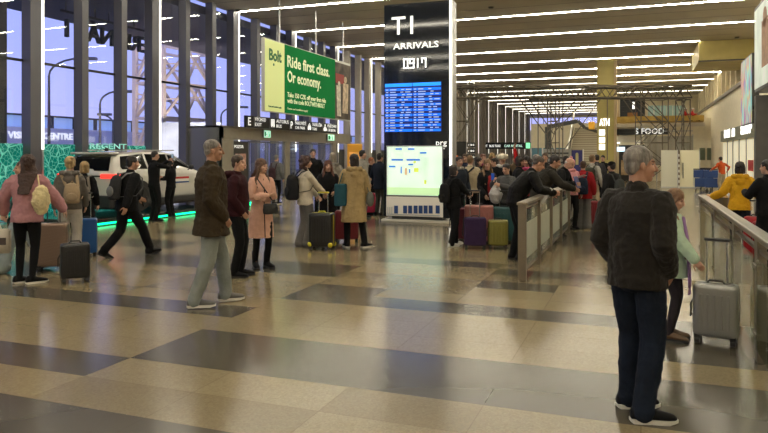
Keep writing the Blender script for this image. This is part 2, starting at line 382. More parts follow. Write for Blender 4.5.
# ---------------------------------------------------------------- entrance vestibule
XV = -13.6; VT = 2.73
vb = empty('entrance_vestibule', (0, 0, 0), 0, 'grey metal entrance vestibule with glass sliding doors', 'vestibule')
M_VEST = mat('vestibule_metal', (.36, .33, .27), rough=.4, metal=.5, var=.06)
obj('side_panel', box(B(), XW, XV, 19.9, 20.0, 0, VT), mat('vestibule_side', (.15, .15, .14), rough=.22, metal=.3), vb)
bm = box(B(), XV-.12, XV, 19.9, 31, 2.25, VT); box(bm, XV-.14, XV+.03, 19.9, 31, VT-.05, VT); box(bm, XV-.14, XV+.03, 19.9, 31, 2.25, 2.30)
obj('fascia', bm, M_VEST, vb)
obj('roof', box(B(), XW, XV-.1, 19.9, 31, VT-.06, VT), M_VEST, vb)
for a, b in ((19.9, 20.6), (24.35, 24.75), (28.9, 29.3), (30.7, 31)):
    obj('post', box(B(), XV-.12, XV+.02, a, b, 0, 2.25), M_VEST, vb, bevel=.01)
bm = box(B(), XV-.04, XV-.02, 20.6, 21.6, .1, 2.2); obj('notice_panel', bm, mat('notice_dark', (.05, .045, .04), rough=.3), vb)
text('POZOR', .16, (XV-.018, 20.7, 1.95), (0, 1, 0), (0, 0, 1), M_SIGNW, vb, width=.6)
obj('poster', box(B(), XV-.02, XV-.01, 20.75, 21.45, 1.2, 1.75), mat('poster_pink', (.5, .28, .22), rough=.5, var=.5, vscale=6), vb)
M_DOORF = mat('door_frame', (.28, .28, .28), rough=.35, metal=.7)
for a, b in ((21.7, 22.95), (23.05, 24.3), (24.8, 26.8), (26.9, 28.85)):
    d = bm = B(); w_ = .06
    box(bm, XV-.09, XV-.04, a, a+w_, .02, 2.22); box(bm, XV-.09, XV-.04, b-w_, b, .02, 2.22)
    box(bm, XV-.09, XV-.04, a, b, 2.16, 2.22); box(bm, XV-.09, XV-.04, a, b, .02, .12)
    dd = obj('sliding_door', bm, M_DOORF, vb)
    obj('door_glass', box(B(), XV-.07, XV-.06, a+w_, b-w_, .12, 2.16), M_GLASS, dd)
def exit_sign(px, X, z, label, w=.5):
    p = on_x(px, 135, X); t = empty('exit_sign', (X, p.y, z), 0, label, 'exit sign', 'green exit signs over the doors')
    obj('housing', box(B(), 0, .06, -w/2, w/2, 0, .3), M_ALU, t, bevel=.01)
    obj('lit_face', box(B(), .06, .068, -w/2+.02, w/2-.02, .02, .28), mat('exit_face', (.55, .9, .68), emit=.9, ecol=(.5, 1, .7)), t)
    bm = B(); cyl(bm, (.07, .1, .22), (.072, .1, .22), .03, n=8); bar(bm, (.071, .1, .18), (.071, .12, .1), .03); bar(bm, (.071, .12, .1), (.071, .16, .04), .02); bar(bm, (.071, .12, .1), (.071, .06, .05), .02)
    bar(bm, (.071, -.16, .14), (.071, -.04, .14), .025); box(bm, .069, .072, -w/2+.04, -.12, .06, .24)
    obj('pictogram', bm, mat('exit_dark', (.02, .35, .15), rough=.5), t)
exit_sign(266, XV+.03, 2.36, 'small green exit sign above the nearer pair of sliding doors')
exit_sign(330, XV+.03, 2.36, 'small green exit sign above the farther pair of sliding doors', .7)
lt_ = obj('added_inner_light', box(B(), XW+.3, XV-.4, 20.6, 30.4, VT-.12, VT-.08), mat('added_inner_light', (1, 1, 1), emit=5, ecol=(.9, .95, 1)), vb)  # glowing panel added to brighten the vestibule behind its doors
# wayfinding board
wb = empty('direction_sign', (-13.0, 0, 0), 0, 'long black direction sign above the glass entrance doors', 'sign')
ya, yb = 20.5, 28.1
obj('board', box(B(), -.1, 0, ya, yb, 2.68, 3.10), M_SIGNB, wb, bevel=.01)
items = [('E', None, None), ('', 'VÝCHOD', 'EXIT'), ('B', 'AUTOBUS', 'BUS'), ('P', 'PARKOVIŠTĚ', 'CAR PARK'), ('T', 'TAXISLUŽBA', 'TAXI'), ('R', 'PŮJČOVNY', 'CAR RENTAL')]
yy = ya+.08
for i, (k, a, b) in enumerate(items):
    if k in ('E', 'P'): text(k, .4, (.004, yy+.02, 2.76), (0,1,0), (0,0,1), M_SIGNW, wb, ext=.002, offset=.006)
    elif k:
        bm = B(); o = .02
        if k == 'B': box(bm, 0, .006, yy+o, yy+o+.26, 2.80, 3.05); 
        if k == 'T': box(bm, 0, .006, yy+o, yy+o+.3, 2.78, 2.90); box(bm, 0, .006, yy+o+.06, yy+o+.24, 2.90, 2.98); box(bm, 0, .006, yy+o+.12, yy+o+.18, 3.0, 3.04)
        if k == 'R': box(bm, 0, .006, yy+o, yy+o+.3, 2.78, 2.88); box(bm, 0, .006, yy+o+.05, yy+o+.25, 2.88, 2.95); box(bm, 0, .006, yy+o+.1, yy+o+.2, 2.98, 3.05)
        cyl(bm, (.001, yy+.08, 2.78), (.006, yy+.08, 2.78), .035, n=8); cyl(bm, (.001, yy+.24, 2.78), (.006, yy+.24, 2.78), .035, n=8)
        obj('pictogram', bm, M_SIGNW, wb)
    if a:
        o = .42 if k else .0
        text(a, .19, (.004, yy+o, 2.93), (0,1,0), (0,0,1), M_SIGNW, wb, ext=.002, width=.75 if not k else .95)
        text(b, .17, (.004, yy+o, 2.75), (0,1,0), (0,0,1), M_SIGNW, wb, ext=.002, width={'EXIT': .45, 'BUS': .4, 'TAXI': .42}.get(b, .85))
    yy += .5 if k == 'E' else (1.1 if not k else 1.5)
    if k != 'R': obj('divider', box(B(), 0, .004, yy-.06, yy-.045, 2.70, 3.08), M_ALU, wb)
for y in (21.5, 24.3, 27.2): obj('bracket', box(B(), -.7, -.1, y, y+.05, 2.78, 2.83), M_VEST, wb)

# hanging billboard
hb = empty('hanging_billboard', (-12.0, 0, 0), 0, 'green and pale yellow advertising billboard hanging before the windows', 'billboard')
ya, yb, yc, z0, z1 = 20.06, 25.75, 27.35, 3.19, 5.72
yl = on_x(284.5, 80, -12).y
obj('casing', box(B(), -.13, -.01, ya, yc, z0, z1), mat('billboard_case', (.55, .55, .5), rough=.4, metal=.3), hb, bevel=.01)
M_YEL = mat('ad_pale_yellow', (.72, .80, .34), emit=.25, ecol=(.75, .85, .35)); M_GRN = mat('ad_green', (.005, .17, .04), rough=.8, spec=.1, emit=.10, ecol=(.02, .45, .1))
M_ADW = mat('ad_lettering', (.85, .9, .6), emit=.25); M_ADG = mat('ad_dark_green', (.01, .16, .04), rough=.5)
obj('logo_panel', box(B(), -.01, 0, ya+.05, yl, z0+.03, z1-.03), M_YEL, hb)
obj('slogan_panel', box(B(), -.01, 0, yl, yb, z0+.03, z1-.03), M_GRN, hb)
lg = text('Bolt', .55, (.006, ya+.30, 5.0), (0,1,0), (0,0,1), M_ADG, hb, 'logo', width=.86, offset=.018)
bm = cyl(B(), (0, ya+.62, 4.86), (.008, ya+.62, 4.86), .045); obj('logo_dot', bm, M_ADG, hb)
text('Ride first class.', .58, (.006, yl+.2, 4.92), (0,1,0), (0,0,1), M_ADW, hb, 'slogan', width=3.55, offset=.012)
text('Or economy.', .58, (.006, yl+.2, 4.37), (0,1,0), (0,0,1), M_ADW, hb, 'slogan', width=2.75, offset=.012)
text('Take 150 CZK off your first ride', .24, (.006, yl+.2, 3.82), (0,1,0), (0,0,1), M_ADW, hb, 'slogan', width=3.2, offset=.004)
text('with the code BOLTWITHBOLT', .24, (.006, yl+.2, 3.60), (0,1,0), (0,0,1), M_ADW, hb, 'slogan', width=3.1, offset=.004)
text('Terms and conditions apply', .1, (.006, yl+.2, 3.36), (0,1,0), (0,0,1), M_ADW, hb, 'slogan', width=1.6)
text('Terms and conditions apply', .09, (.006, ya+.25, 3.36), (0,1,0), (0,0,1), M_ADG, hb, 'slogan', width=.9)
# photo half of the billboard: a street scene in browns
bm = box(B(), -.01, 0, yb+.02, yc-.03, z0+.05, z1-.1); obj('photo_panel', bm, mat('photo_brown', (.08, .06, .045), var=.9, vscale=2.2), hb)
bm = box(B(), 0, .004, yb+.05, yb+.9, 4.75, 5.15); obj('photo_patch', bm, mat('photo_red', (.35, .05, .04)), hb)
bm = B(); cyl(bm, (0, yb+1.05, 4.95), (.006, yb+1.05, 4.95), .15); slab(bm, (0, yb+.75, 3.5), (0,1,0), (0,.05,1), .55, 1.3, .005)
obj('photo_patch', bm, mat('photo_tan', (.62, .50, .36), var=.4, vscale=5), hb)
bm = B(); slab(bm, (0, yb+.2, 3.35), (0,1,0), (0,-.05,1), .4, 1.3, .004); cyl(bm, (0, yb+.4, 4.72), (.006, yb+.4, 4.72), .12)
obj('photo_patch', bm, mat('photo_cream', (.66, .62, .52), var=.4, vscale=5), hb)
for y in (21.2, 24.1, 26.7): obj('hanger_rod', cyl(B(), (-.07, y, z1), (-.07, y, CEIL), .03, n=8), M_ALU, hb)

# ---------------------------------------------------------------- arrivals tower
TC = gp(416.5, 17.1); HW = .80
TX0, TX1, TY = on_y(384, 0, TC.y).x, on_y(449.5, 0, TC.y).x, TC.y
def tp(px, py): return on_y(px, py, TY-.01)
tw = empty('arrivals_totem', ((TX0+TX1)/2, TY, 0), 0, 'tall black arrivals totem with blue flight screen and lit map', 'information totem')
cx = (TX0+TX1)/2
def T(px, py): v = tp(px, py); return Vector((v.x-cx, v.y-TY, v.z))
TT = T(416, 2.5).z
obj('body', box(B(), TX0-cx, TX1-cx, 0, .45, .12, TT), M_BLKG, tw, bevel=.008)
obj('base_plinth', box(B(), TX0-cx-.04, TX1-cx+.06, -.12, .55, .0, .06), mat('plinth_white', (.6, .56, .48), rough=.4), tw, bevel=.01)
obj('base_core', box(B(), TX0-cx+.2, TX1-cx-.2, .05, .4, .05, .13), M_DGREY, tw)
obj('edge_light', box(B(), TX1-cx, TX1-cx+.05, -.01, .04, .12, TT), M_LEDW, tw)
obj('edge_cover', box(B(), TX1-cx, TX1-cx+.06, .04, .45, .10, TT), M_ALU, tw)
ex, ez = (1, 0, 0), (0, 0, 1)
a = T(391.5, 35); b_ = T(413, 16); text('T1', (b_.z-a.z)*1.48, a, ex, ez, M_SIGNW, tw, width=b_.x-a.x, offset=.004)
a = T(393, 49.5); b_ = T(438.5, 40.5); text('ARRIVALS', (b_.z-a.z)*1.38, a, ex, ez, M_SIGNW, tw, width=b_.x-a.x, offset=.003)
M_DIG = mat('clock_digits', (1, 1, .95), emit=2.2)
def seg7(bm, ch, x, z, w, h, t):
    S = {'0': 'abcdef', '9': 'abcdfg', '1': 'bc', '7': 'abcf'}[ch]
    q = {'a': (0, h-t, w, h), 'g': (0, h/2-t/2, w, h/2+t/2), 'd': (0, 0, w, t), 'f': (0, h/2, t, h), 'e': (0, 0, t, h/2), 'b': (w-t, h/2, w, h), 'c': (w-t, 0, w, h/2)}
    for s_ in S: x0, z0_, x1_, z1_ = q[s_]; box(bm, x+x0, x+x1_, -.02, -.008, z+z0_, z+z1_)
a = T(404, 68.5); h_ = T(404, 59).z-a.z; k = .21/.24
for ch, px in (('0', 403.5), ('9', 409.5), ('1', 413.6), ('7', 421.5)): bm = B(); seg7(bm, ch, T(px, 68).x, a.z, T(px+4.6, 68).x-T(px, 68).x, h_, .024); obj('clock_digit', bm, M_DIG, tw)

# flight screen
sc_ = empty('flight_screen', (0, 0, 0)); sc_.parent = tw
a = T(385, 132); b_ = T(441.5, 81.5)
obj('screen_panel', box(B(), a.x, b_.x, -.03, -.005, a.z, b_.z), mat('screen_navy', (.005, .01, .05), emit=1, ecol=(.005, .012, .13)), sc_)
M_SB = mat('screen_blue', (.0, .12, .6), emit=1.0, ecol=(.0, .17, 1.0)); M_SH = mat('screen_header', (.0, .25, .9), emit=1.1, ecol=(.02, .28, 1))
bm = B(); bh = B(); bt = B(); rows = 17; H_ = b_.z-a.z; rr = random.Random(5)
for c in (0, 1):
    xa = a.x+.01+c*(b_.x-a.x)/2; xb = xa+(b_.x-a.x)/2-.02
    box(bh, xa, xb, -.034, -.03, b_.z-H_*.075, b_.z-.01)
    for r_ in range(rows):
        zt = b_.z-H_*(.11+r_*.89/rows); zb = zt-H_*.89/rows*.95
        if r_ % 2 == 0: box(bm, xa, xb, -.034, -.03, zb, zt)
        zm = (zt+zb)/2; x_ = xa+.03
        for wd in (.06, rr.uniform(.12, .2), 0, .08, rr.choice((0, .1, .14))):
            if wd: box(bt, x_, x_+wd, -.038, -.034, zm-.011, zm+.011)
            x_ += wd+.05 if wd else .08
obj('row_band', bm, M_SB, sc_)['kind'] = 'stuff'; obj('header_band', bh, M_SH, sc_); obj('row_lettering', bt, mat('screen_text', (.5, .6, .9), emit=.35, ecol=(.6, .75, 1)), sc_)['kind'] = 'stuff'
# airport logo
a = T(436, 146); text('prg', .2, a+Vector((0, 0, .02)), ex, ez, M_SIGNW, tw, 'logo', width=.28, offset=.0)
text('prg.aero', .06, a+Vector((.03, 0, -.08)), ex, ez, M_SIGNW, tw, 'logo', width=.2)
# lit map
mpn = empty('map_display', (0, 0, 0)); mpn.parent = tw
a = T(387.5, 194.5); b_ = T(442, 146.5)
M_MAP = mat('map_pale', (.60, .78, .62), emit=.85, ecol=(.62, .80, .62), var=0)
nt = M_MAP.node_tree; n_ = nt.nodes.new('ShaderNodeTexNoise'); n_.inputs['Scale'].default_value = 3; cr = nt.nodes.new('ShaderNodeValToRGB')
cr.color_ramp.elements[0].color = (.50, .72, .52, 1); cr.color_ramp.elements[0].position = .35; cr.color_ramp.elements[1].color = (.72, .80, .74, 1); cr.color_ramp.elements[1].position = .6
t_ = nt.nodes.new('ShaderNodeTexCoord'); nt.links.new(t_.outputs['Object'], n_.inputs['Vector']); nt.links.new(n_.outputs['Fac'], cr.inputs[0]); nt.links.new(cr.outputs[0], nt.nodes['Principled BSDF'].inputs['Emission Color'])
obj('frame', box(B(), a.x-.03, b_.x+.03, -.02, -.002, a.z-.03, b_.z+.03), M_ALU, mpn)
obj('map_sheet', box(B(), a.x, b_.x, -.03, -.02, a.z, b_.z), M_MAP, mpn)
mb = mat('map_blue', (.05, .2, .7), emit=.5, ecol=(.08, .25, .8)); my = mat('map_yellow', (.7, .8, .1), emit=.6, ecol=(.7, .85, .1)); mo = mat('map_orange', (.8, .5, .3), emit=.5)
bm = B()
for (p, q, w_, h__) in ((399, 149, 6.5, 1.8), (411.5, 149, 6.5, 1.8), (423.5, 152.8, 6.5, 1.8), (397.5, 159.8, 11.5, 1.8), (413.5, 159.8, 13.5, 1.8), (392.5, 166.5, 6.5, 1.8), (411, 164.5, 5, 1.6), (401.5, 170, 1.2, 7), (410, 171, 1.2, 4)):
    c0 = T(p-w_/2, p and q+h__/2); c1 = T(p+w_/2, q-h__/2); box(bm, c0.x, c1.x, -.036, -.03, c0.z, c1.z)
obj('map_mark', bm, mb, mpn)['kind'] = 'stuff'
bm = B()
for (p, q, w_, h__) in ((415, 162, 2.5, 2), (416.5, 170, 4.5, 4), (425.5, 182, 2.2, 4)):
    c0 = T(p-w_/2, q+h__/2); c1 = T(p+w_/2, q-h__/2); box(bm, c0.x, c1.x, -.036, -.03, c0.z, c1.z)
obj('map_mark', bm, my, mpn)['kind'] = 'stuff'
c0 = T(405, 175); c1 = T(407.3, 168); obj('map_mark', box(B(), c0.x, c1.x, -.036, -.03, c0.z, c1.z), mo, mpn)
c0 = T(387.6, 194.2); c1 = T(441.9, 188); obj('map_strip', box(B(), c0.x, c1.x, -.0335, -.03, c0.z, c1.z), mat('map_green', (.5, .75, .4), emit=.8, ecol=(.50, .74, .38)), mpn)
# leaflet rack
lr = empty('leaflet_rack', (0, 0, 0)); lr.parent = tw
a = T(386.5, 215.5); b_ = T(443, 197.5)
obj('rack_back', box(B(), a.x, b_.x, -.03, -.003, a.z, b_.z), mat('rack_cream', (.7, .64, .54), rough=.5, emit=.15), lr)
bl = mat('leaflet_blue', (.02, .06, .2), rough=.4, var=.3, vscale=20)
for i, px in enumerate((396.5, 405.5, 410.5, 416, 421, 426, 431, 438)):
    v = T(px, 213); obj('leaflet', box(B(), v.x-.05, v.x+.05, -.05, -.03, v.z-.01, v.z+.19), bl, lr)
bm = B()
for i in range(3): v = T(388+i*2, 213.5); box(bm, v.x, v.x+.012, -.05, -.03, v.z-.01, v.z+.17)
box(bm, a.x+.03, T(440, 0).x, -.055, -.03, a.z+.03, a.z+.05); obj('rack_rail', bm, M_ALU, lr)

# ---------------------------------------------------------------- railings
def rail_c(X, ys_, label):
    t = empty('queue_barrier', (X, ys_[0], 0), 0, label, 'barrier'); y0 = ys_[0]
    for i, y in enumerate(ys_):
        obj('post', box(B(), -.055, .055, y-y0-.03, y-y0+.03, 0, 1.02), M_STEELB, t, bevel=.006)
    L = ys_[-1]-y0
    obj('handrail', box(B(), -.07, .07, -.04, L+.04, 1.02, 1.06), M_STEELB, t, bevel=.008)
    obj('lower_rail', box(B(), -.02, .02, 0, L, .96, .985), M_STEELB, t)
    for i in range(len(ys_)-1):
        a, b = ys_[i]-y0+.05, ys_[i+1]-y0-.05
        obj('glass_panel', box(B(), -.008, .008, a, b, .14, .94), glass('panel_glass', (.7, .74, .68), base=.08, top=.6, alpha_diff=.25), t)
        obj('notice_sheet', box(B(), .008, .011, a+.12, b-.02, .26, .76), mat('notice_sheet', (.48, .52, .44), rough=.35, var=.06, vscale=7), t)
        obj('foot_rail', box(B(), -.015, .015, a-.02, b+.02, .10, .14), M_STEELB, t)
rail_c(-1.5, [9.2, 10.6, 12.1, 13.65, 15.2, 16.9], 'brushed metal barrier with frosted panels that people lean on')
t = empty('steel_railing', (.92, 4.3, 0), 0, 'steel and glass railing beside the silver suitcase', 'railing')
obj('handrail', box(B(), -.06, .06, 0, 7.75, 1.01, 1.06), M_STEEL, t, bevel=.012)
obj('lower_rail', box(B(), -.02, .02, 0, 7.7, .9, .93), M_STEEL, t)
for y in (.4, 2.0, 3.5, 5.45, 7.62):
    obj('post', box(B(), -.035, .035, y-.08, y+.08, 0, 1.01), M_STEEL, t, bevel=.006)
    obj('clamp', box(B(), -.05, .0, y-.1, y+.1, .76, .80), M_STEEL, t, bevel=.005)
    obj('clamp', box(B(), -.05, .0, y-.1, y+.1, .2, .24), M_STEEL, t, bevel=.005)
for a, b in ((.0, .3), (.5, 1.9), (2.1, 3.4), (3.6, 5.35), (5.55, 7.5)):
    obj('glass_panel', box(B(), -.045, -.033, a, b, .12, .86), M_GLASSR, t)
tb = empty('waste_bin', gp(723, 12.4), 0, 'round steel bin behind the far end of the steel railing', 'bin')
obj('body', cyl(B(), (0,0,0), (0,0,.93), .2, n=24), M_STEEL, tb, smooth=False)
obj('rim', cyl(B(), (0,0,.93), (0,0,.97), .22, n=24), mat('bin_rim', (.75, .72, .62), rough=.25, metal=.8), tb)

# ---------------------------------------------------------------- olive soffit, right-hand signs
so = empty('ceiling_soffit', (0, 0, 0), 0, 'olive gold box soffit hanging at the right of the ceiling', 'soffit')
a = on_y(699, 40, 37.4)
obj('box', box(B(), a.x, XR+1.5, 37.4, 42.3, 6.43, CEIL-.01), M_OLIVE, so)
obj('trim_edge', box(B(), a.x-.03, XR+1.5, 37.37, 37.4, 6.38, 6.45), M_DGREY, so)
ld = empty('wall_screen', (XR-.25, 0, 0), 0, 'tall colourful lit advertising panel on the right wall', 'advertising panel')
M_RAIN = mat('screen_rainbow', (.1, .1, .1), emit=.75)
nt = M_RAIN.node_tree; t_ = nt.nodes.new('ShaderNodeTexCoord'); mp_ = nt.nodes.new('ShaderNodeMapping'); mp_.inputs['Scale'].default_value = (1, 1, .35)
n_ = nt.nodes.new('ShaderNodeTexNoise'); n_.inputs['Scale'].default_value = 1.6; n_.inputs['Distortion'].default_value = 1.5; cr = nt.nodes.new('ShaderNodeValToRGB'); E = cr.color_ramp.elements
E[0].position = .3; E[0].color = (.02, .55, .55, 1); E[1].position = .7; E[1].color = (.1, .5, .6, 1)
for p_, c_ in ((.42, (.35, .75, .7)), (.5, (.75, .6, .15)), (.56, (.6, .12, .35)), (.63, (.3, .2, .5))): q_ = E.new(p_); q_.color = c_+(1,)
nt.links.new(t_.outputs['Object'], mp_.inputs[0]); nt.links.new(mp_.outputs[0], n_.inputs['Vector']); nt.links.new(n_.outputs['Fac'], cr.inputs[0])
nt.links.new(cr.outputs[0], nt.nodes['Principled BSDF'].inputs['Emission Color']); yA, yB = on_x(752, 90, XR-.25).y, on_x(741, 90, XR-.25).y
zt, zb = on_x(741, 64, XR-.25).z, on_x(752, 122, XR-.25).z
obj('casing', box(B(), 0, .24, yA, yB, zb-.05, zt+.05), M_DGREY, ld); obj('screen', box(B(), -.01, 0, yA+.05, yB-.05, zb, zt), M_RAIN, ld)
hp = empty('hanging_light_box', (3.2, 0, 0), 0, 'large pale advertising light box hanging at the top right', 'advertising panel')
yB = on_x(754.6, 50, 3.2).y; zb, zt = on_x(754.6, 90, 3.2).z, on_x(754.6, 12.5, 3.2).z
M_PALE = mat('ad_pale_marble', (.55, .6, .52), emit=.45, ecol=(.62, .68, .60), var=.25, vscale=1.2)
obj('casing', box(B(), 0, .35, yB-7, yB, zb-.1, zt+.1), M_DGREY, hp, bevel=.02); obj('panel', box(B(), -.01, 0, yB-6.95, yB-.05, zb, zt), M_PALE, hp)
fig = bm = B(); cyl(bm, (-.02, yB-1.9, zt-.5), (-.011, yB-1.9, zt-.5), .3); slab(bm, (-.02, yB-2.6, zb+.5), (0,1,0), (0,0,1), 1.2, 1.3, .008); obj('figure_patch', bm, mat('ad_brown', (.30, .16, .08), emit=.2, var=.4), hp)
for y in (yB-1, yB-3.5, yB-6): obj('hanger_rod', cyl(B(), (.17, y, zt+.1), (.17, y, CEIL), .03, n=8), M_ALU, hp)
# shop fascia with lit lettering on the right wall
sf = empty('shop_fascia', (XR-.15, 0, 0), 0, 'grey-green shop fascia with white lit lettering on the right', 'sign')
yA, yB = on_x(756, 130, XR-.15).y, on_x(720.6, 140, XR-.15).y
zb, zt = 2.42, 2.98
obj('board', box(B(), 0, .15, yA, yB, zb, zt), mat('fascia_green', (.24, .24, .16), rough=.5), sf)
for pxa, pxb, s_ in ((724.5, 730, 'DM'), (732, 735, 'i'), (741, 752, 'SHOP')):
    y_a, y_b = on_x(pxa, 130, XR-.15).y, on_x(pxb, 130, XR-.15).y
    text(s_, .5, (-.01, y_a, 2.60), (0, -1, 0), ez, M_LITW, sf, 'lit_letters', width=abs(y_a-y_b), offset=.03, ext=.01)
# lit shopfront under it
sh = empty('shopfront', (XR-.02, 0, 0), 0, 'brightly lit cream shopfront glazing under the grey-green fascia', 'shopfront')
M_SHOP = mat('shop_glow', (.8, .75, .55), emit=.4, ecol=(1, .93, .66))
for i in range(5):
    q = yA+1+i*(yB-yA-1)/5; obj('lit_panel', box(B(), -.02, 0, q+.08, q+(yB-yA-1)/5-.08, .1, 2.35), M_SHOP, sh)
    obj('mullion', box(B(), -.06, 0, q-.08, q+.08, 0, 2.42), M_ALU, sh)
obj('red_notice', box(B(), -.04, -.02, on_x(754, 170, XR-.02).y, on_x(749, 170, XR-.02).y, 1.05, 1.5), mat('notice_red', (.5, .03, .03)), sh)
# near right dark column
struct(obj('column_1', box(B(), 3.05, 4.4, 21.7, 22.0, 0, 3.4), mat('column_dark', (.10, .095, .085), rough=.5, var=.1), bevel=.02))
obj_ = obj('wall_lamp', box(B(), 3.0, 3.9, 22.0, 22.12, 3.0, 3.12), M_BLACK); tag(obj_, 'dark bracket lamp arm beside the colourful lit panel', 'lamp')

# ---------------------------------------------------------------- far end: mezzanine block, pylon, stairs
YM = 48.0
mz = empty('mezzanine_block', (0, YM, 0), 0, 'cream two-storey food court front at the far end', 'building front')
def M(px, py): v = on_y(px, py, YM); return Vector((v.x, 0, v.z))
MZ = lambda py: M(650, py).z
xa, xb = M(612, 0).x, XR
YB = 70.0-YM
def MB(px, py): v = on_y(px, py, 70.0); return Vector((v.x, 0, v.z))
obj('upper_wall', box(B(), xa-.6, XR+1.5, YB, YB+.3, 3.5, CEIL-.02), M_CREAM, mz)
obj('terrace_deck', box(B(), xa, xb, .3, YB, 3.3, 3.6), M_CREAM, mz)
def brect(n_, p0, p1, q0, q1, m_, yo=-.05, th=.05):
    a, b = MB(p0, q1), MB(p1, q0); return obj(n_, box(B(), a.x, b.x, YB+yo, YB+yo+th, a.z, b.z), m_, mz)
def mrect(n_, p0, p1, q0, q1, m_, yo=-.05, th=.05):
    a, b = M(p0, q1), M(p1, q0); return obj(n_, box(B(), a.x, b.x, yo, yo+th, a.z, b.z), m_, mz)
obj('lower_wall', box(B(), xa, XR, .02, .27, 0, MZ(119)), M_CREAM, mz)
brect('dark_opening', 620, 645, 97.5, 117.5, M_BLACK)
for y_ in (101, 106, 111): brect('louvre', 621, 644, y_, y_+.6, M_DGREY, -.09, .04)
brect('lamp_tube', 632.5, 634.5, 102, 109, M_LITW, -.12, .03)
brect('crate_row', 627.5, 637.5, 112.5, 116.5, mat('wood_orange', (.45, .2, .06)), -.12, .06)
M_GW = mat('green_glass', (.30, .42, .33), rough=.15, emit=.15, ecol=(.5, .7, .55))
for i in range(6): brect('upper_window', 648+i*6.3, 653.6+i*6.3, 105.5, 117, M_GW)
mrect('cream_band', 612, 705, 122.5, 127.5, mat('band_cream', (.7, .64, .5)), -.1, .1)
mrect('black_band', 614, 668, 128.5, 135, M_SIGNB, -.1, .1)
v = M(635, 134); text('S FOOD', .52, (v.x, -.11, v.z), ex, ez, M_SIGNW, mz, width=M(664, 0).x-v.x, offset=.01)
mrect('cream_band', 612, 645, 136, 142.5, mat('band_cream', (.7, .64, .5)), -.08, .08)
mrect('downlight', 616, 620, 142.5, 143.5, M_LITW, -.2, .1); mrect('downlight', 636, 640, 142.5, 143.5, M_LITW, -.2, .1)
mrect('shop_opening', 619, 644, 145, 181, M_BLACK, -.04)
mrect('shop_shelf', 621, 643, 160, 175, mat('shop_dim', (.3, .2, .1), emit=.15, var=.5, vscale=3), -.08)
mrect('lit_blade_sign', 611.5, 625, 147, 151.5, mat('blue_white_lit', (.7, .9, 1), emit=1.3, ecol=(.7, .9, 1)), -.3, .1)
mrect('jamb_panel', 612, 619, 97, 181, mat('orange_trim', (.55, .42, .24)), -.03)
st = obj('scaffold_platform', box(box(B(), M(614, 0).x, M(702, 0).x, -1.5, -.2, MZ(121.5)-.12, MZ(121.5)), M(614, 0).x, M(702, 0).x, -1.55, -1.5, MZ(122.5), MZ(117.3)), mat('platform_yellow', (.50, .32, .06), rough=.6, var=.15), None, loc=(0, YM, 0))
tag(st, 'yellow scaffold working platform with the seated workers in red', 'platform')
# mesh sheet in front of the block, hoardings
gsht = empty('debris_sheet', (0, YM-2.2, 0), 0, 'grey translucent debris sheet hung on the scaffold below the platform', 'sheet')
a = on_y(645, 165, YM-2.2); b_ = on_y(693, 136, YM-2.2)
bm = B()
n_ = 24
for i in range(n_):
    x0, x1 = a.x+(b_.x-a.x)*i/n_, a.x+(b_.x-a.x)*(i+1)/n_
    quad(bm, [(x0, .06*math.sin(i*1.3), a.z), (x1, .06*math.sin((i+1)*1.3), a.z), (x1, .04*math.sin((i+1)*1.3), b_.z), (x0, .04*math.sin(i*1.3), b_.z)])
bmesh.ops.solidify(bm, geom=bm.faces[:], thickness=.01)
obj('sheet', bm, mat('sheet_grey', (.45, .43, .37), rough=.7, alpha=.8), gsht)
bm = B()
for i in range(5): x_ = a.x+(b_.x-a.x)*i/4; cyl(bm, (x_, .15, 0), (x_, .15, b_.z+.1), .03, n=6)
for z_ in (1.2, 2.2, 3.2): cyl(bm, (a.x, .15, z_), (b_.x, .15, z_), .03, n=6)
obj('tube_frame', bm, M_ALU, gsht)
YH = 37.9
def hoard(p0, p1, m_, label):
    a = on_y(p0, 188, YH); b = on_y(p1, 151, YH)
    t = empty('hoarding_wall', (a.x, YH, 0), 0, label, 'hoarding'); w_ = b.x-a.x
    obj('panel', box(B(), 0, w_, 0, .08, .03, 1.95), m_, t); obj('bottom_rail', box(B(), 0, w_, -.02, .1, 0, .06), M_ALU, t); obj('upright', box(B(), w_-.04, w_, -.02, .1, 0, 1.97), M_ALU, t); return t
hoard(661, 678.2, mat('hoarding_grey', (.72, .70, .56), rough=.6), 'plain grey-white hoarding panel behind the grey haired man')
t = hoard(680, 700, mat('hoarding_cream', (.86, .80, .56), rough=.6), 'cream hoarding panel with a vertical handle, left of the luggage trolleys')
obj('pull_bar', box(B(), .12, .16, -.05, 0, .5, 1.3), M_DGREY, t)
tp_ = empty('warning_post', (on_y(679, 0, YH-.1).x, YH-.1, 0), 0, 'thin dotted warning strip between the two hoarding panels', 'post')
bm = B(); bm2 = B()
for i in range(14): box(bm if i % 2 else bm2, -.03, .03, 0, .03, i*.135, (i+1)*.135)
obj('white_strip', bm2, M_WHITE, tp_); obj('dark_strip', bm, mat('brown_dash', (.12, .07, .03)), tp_)
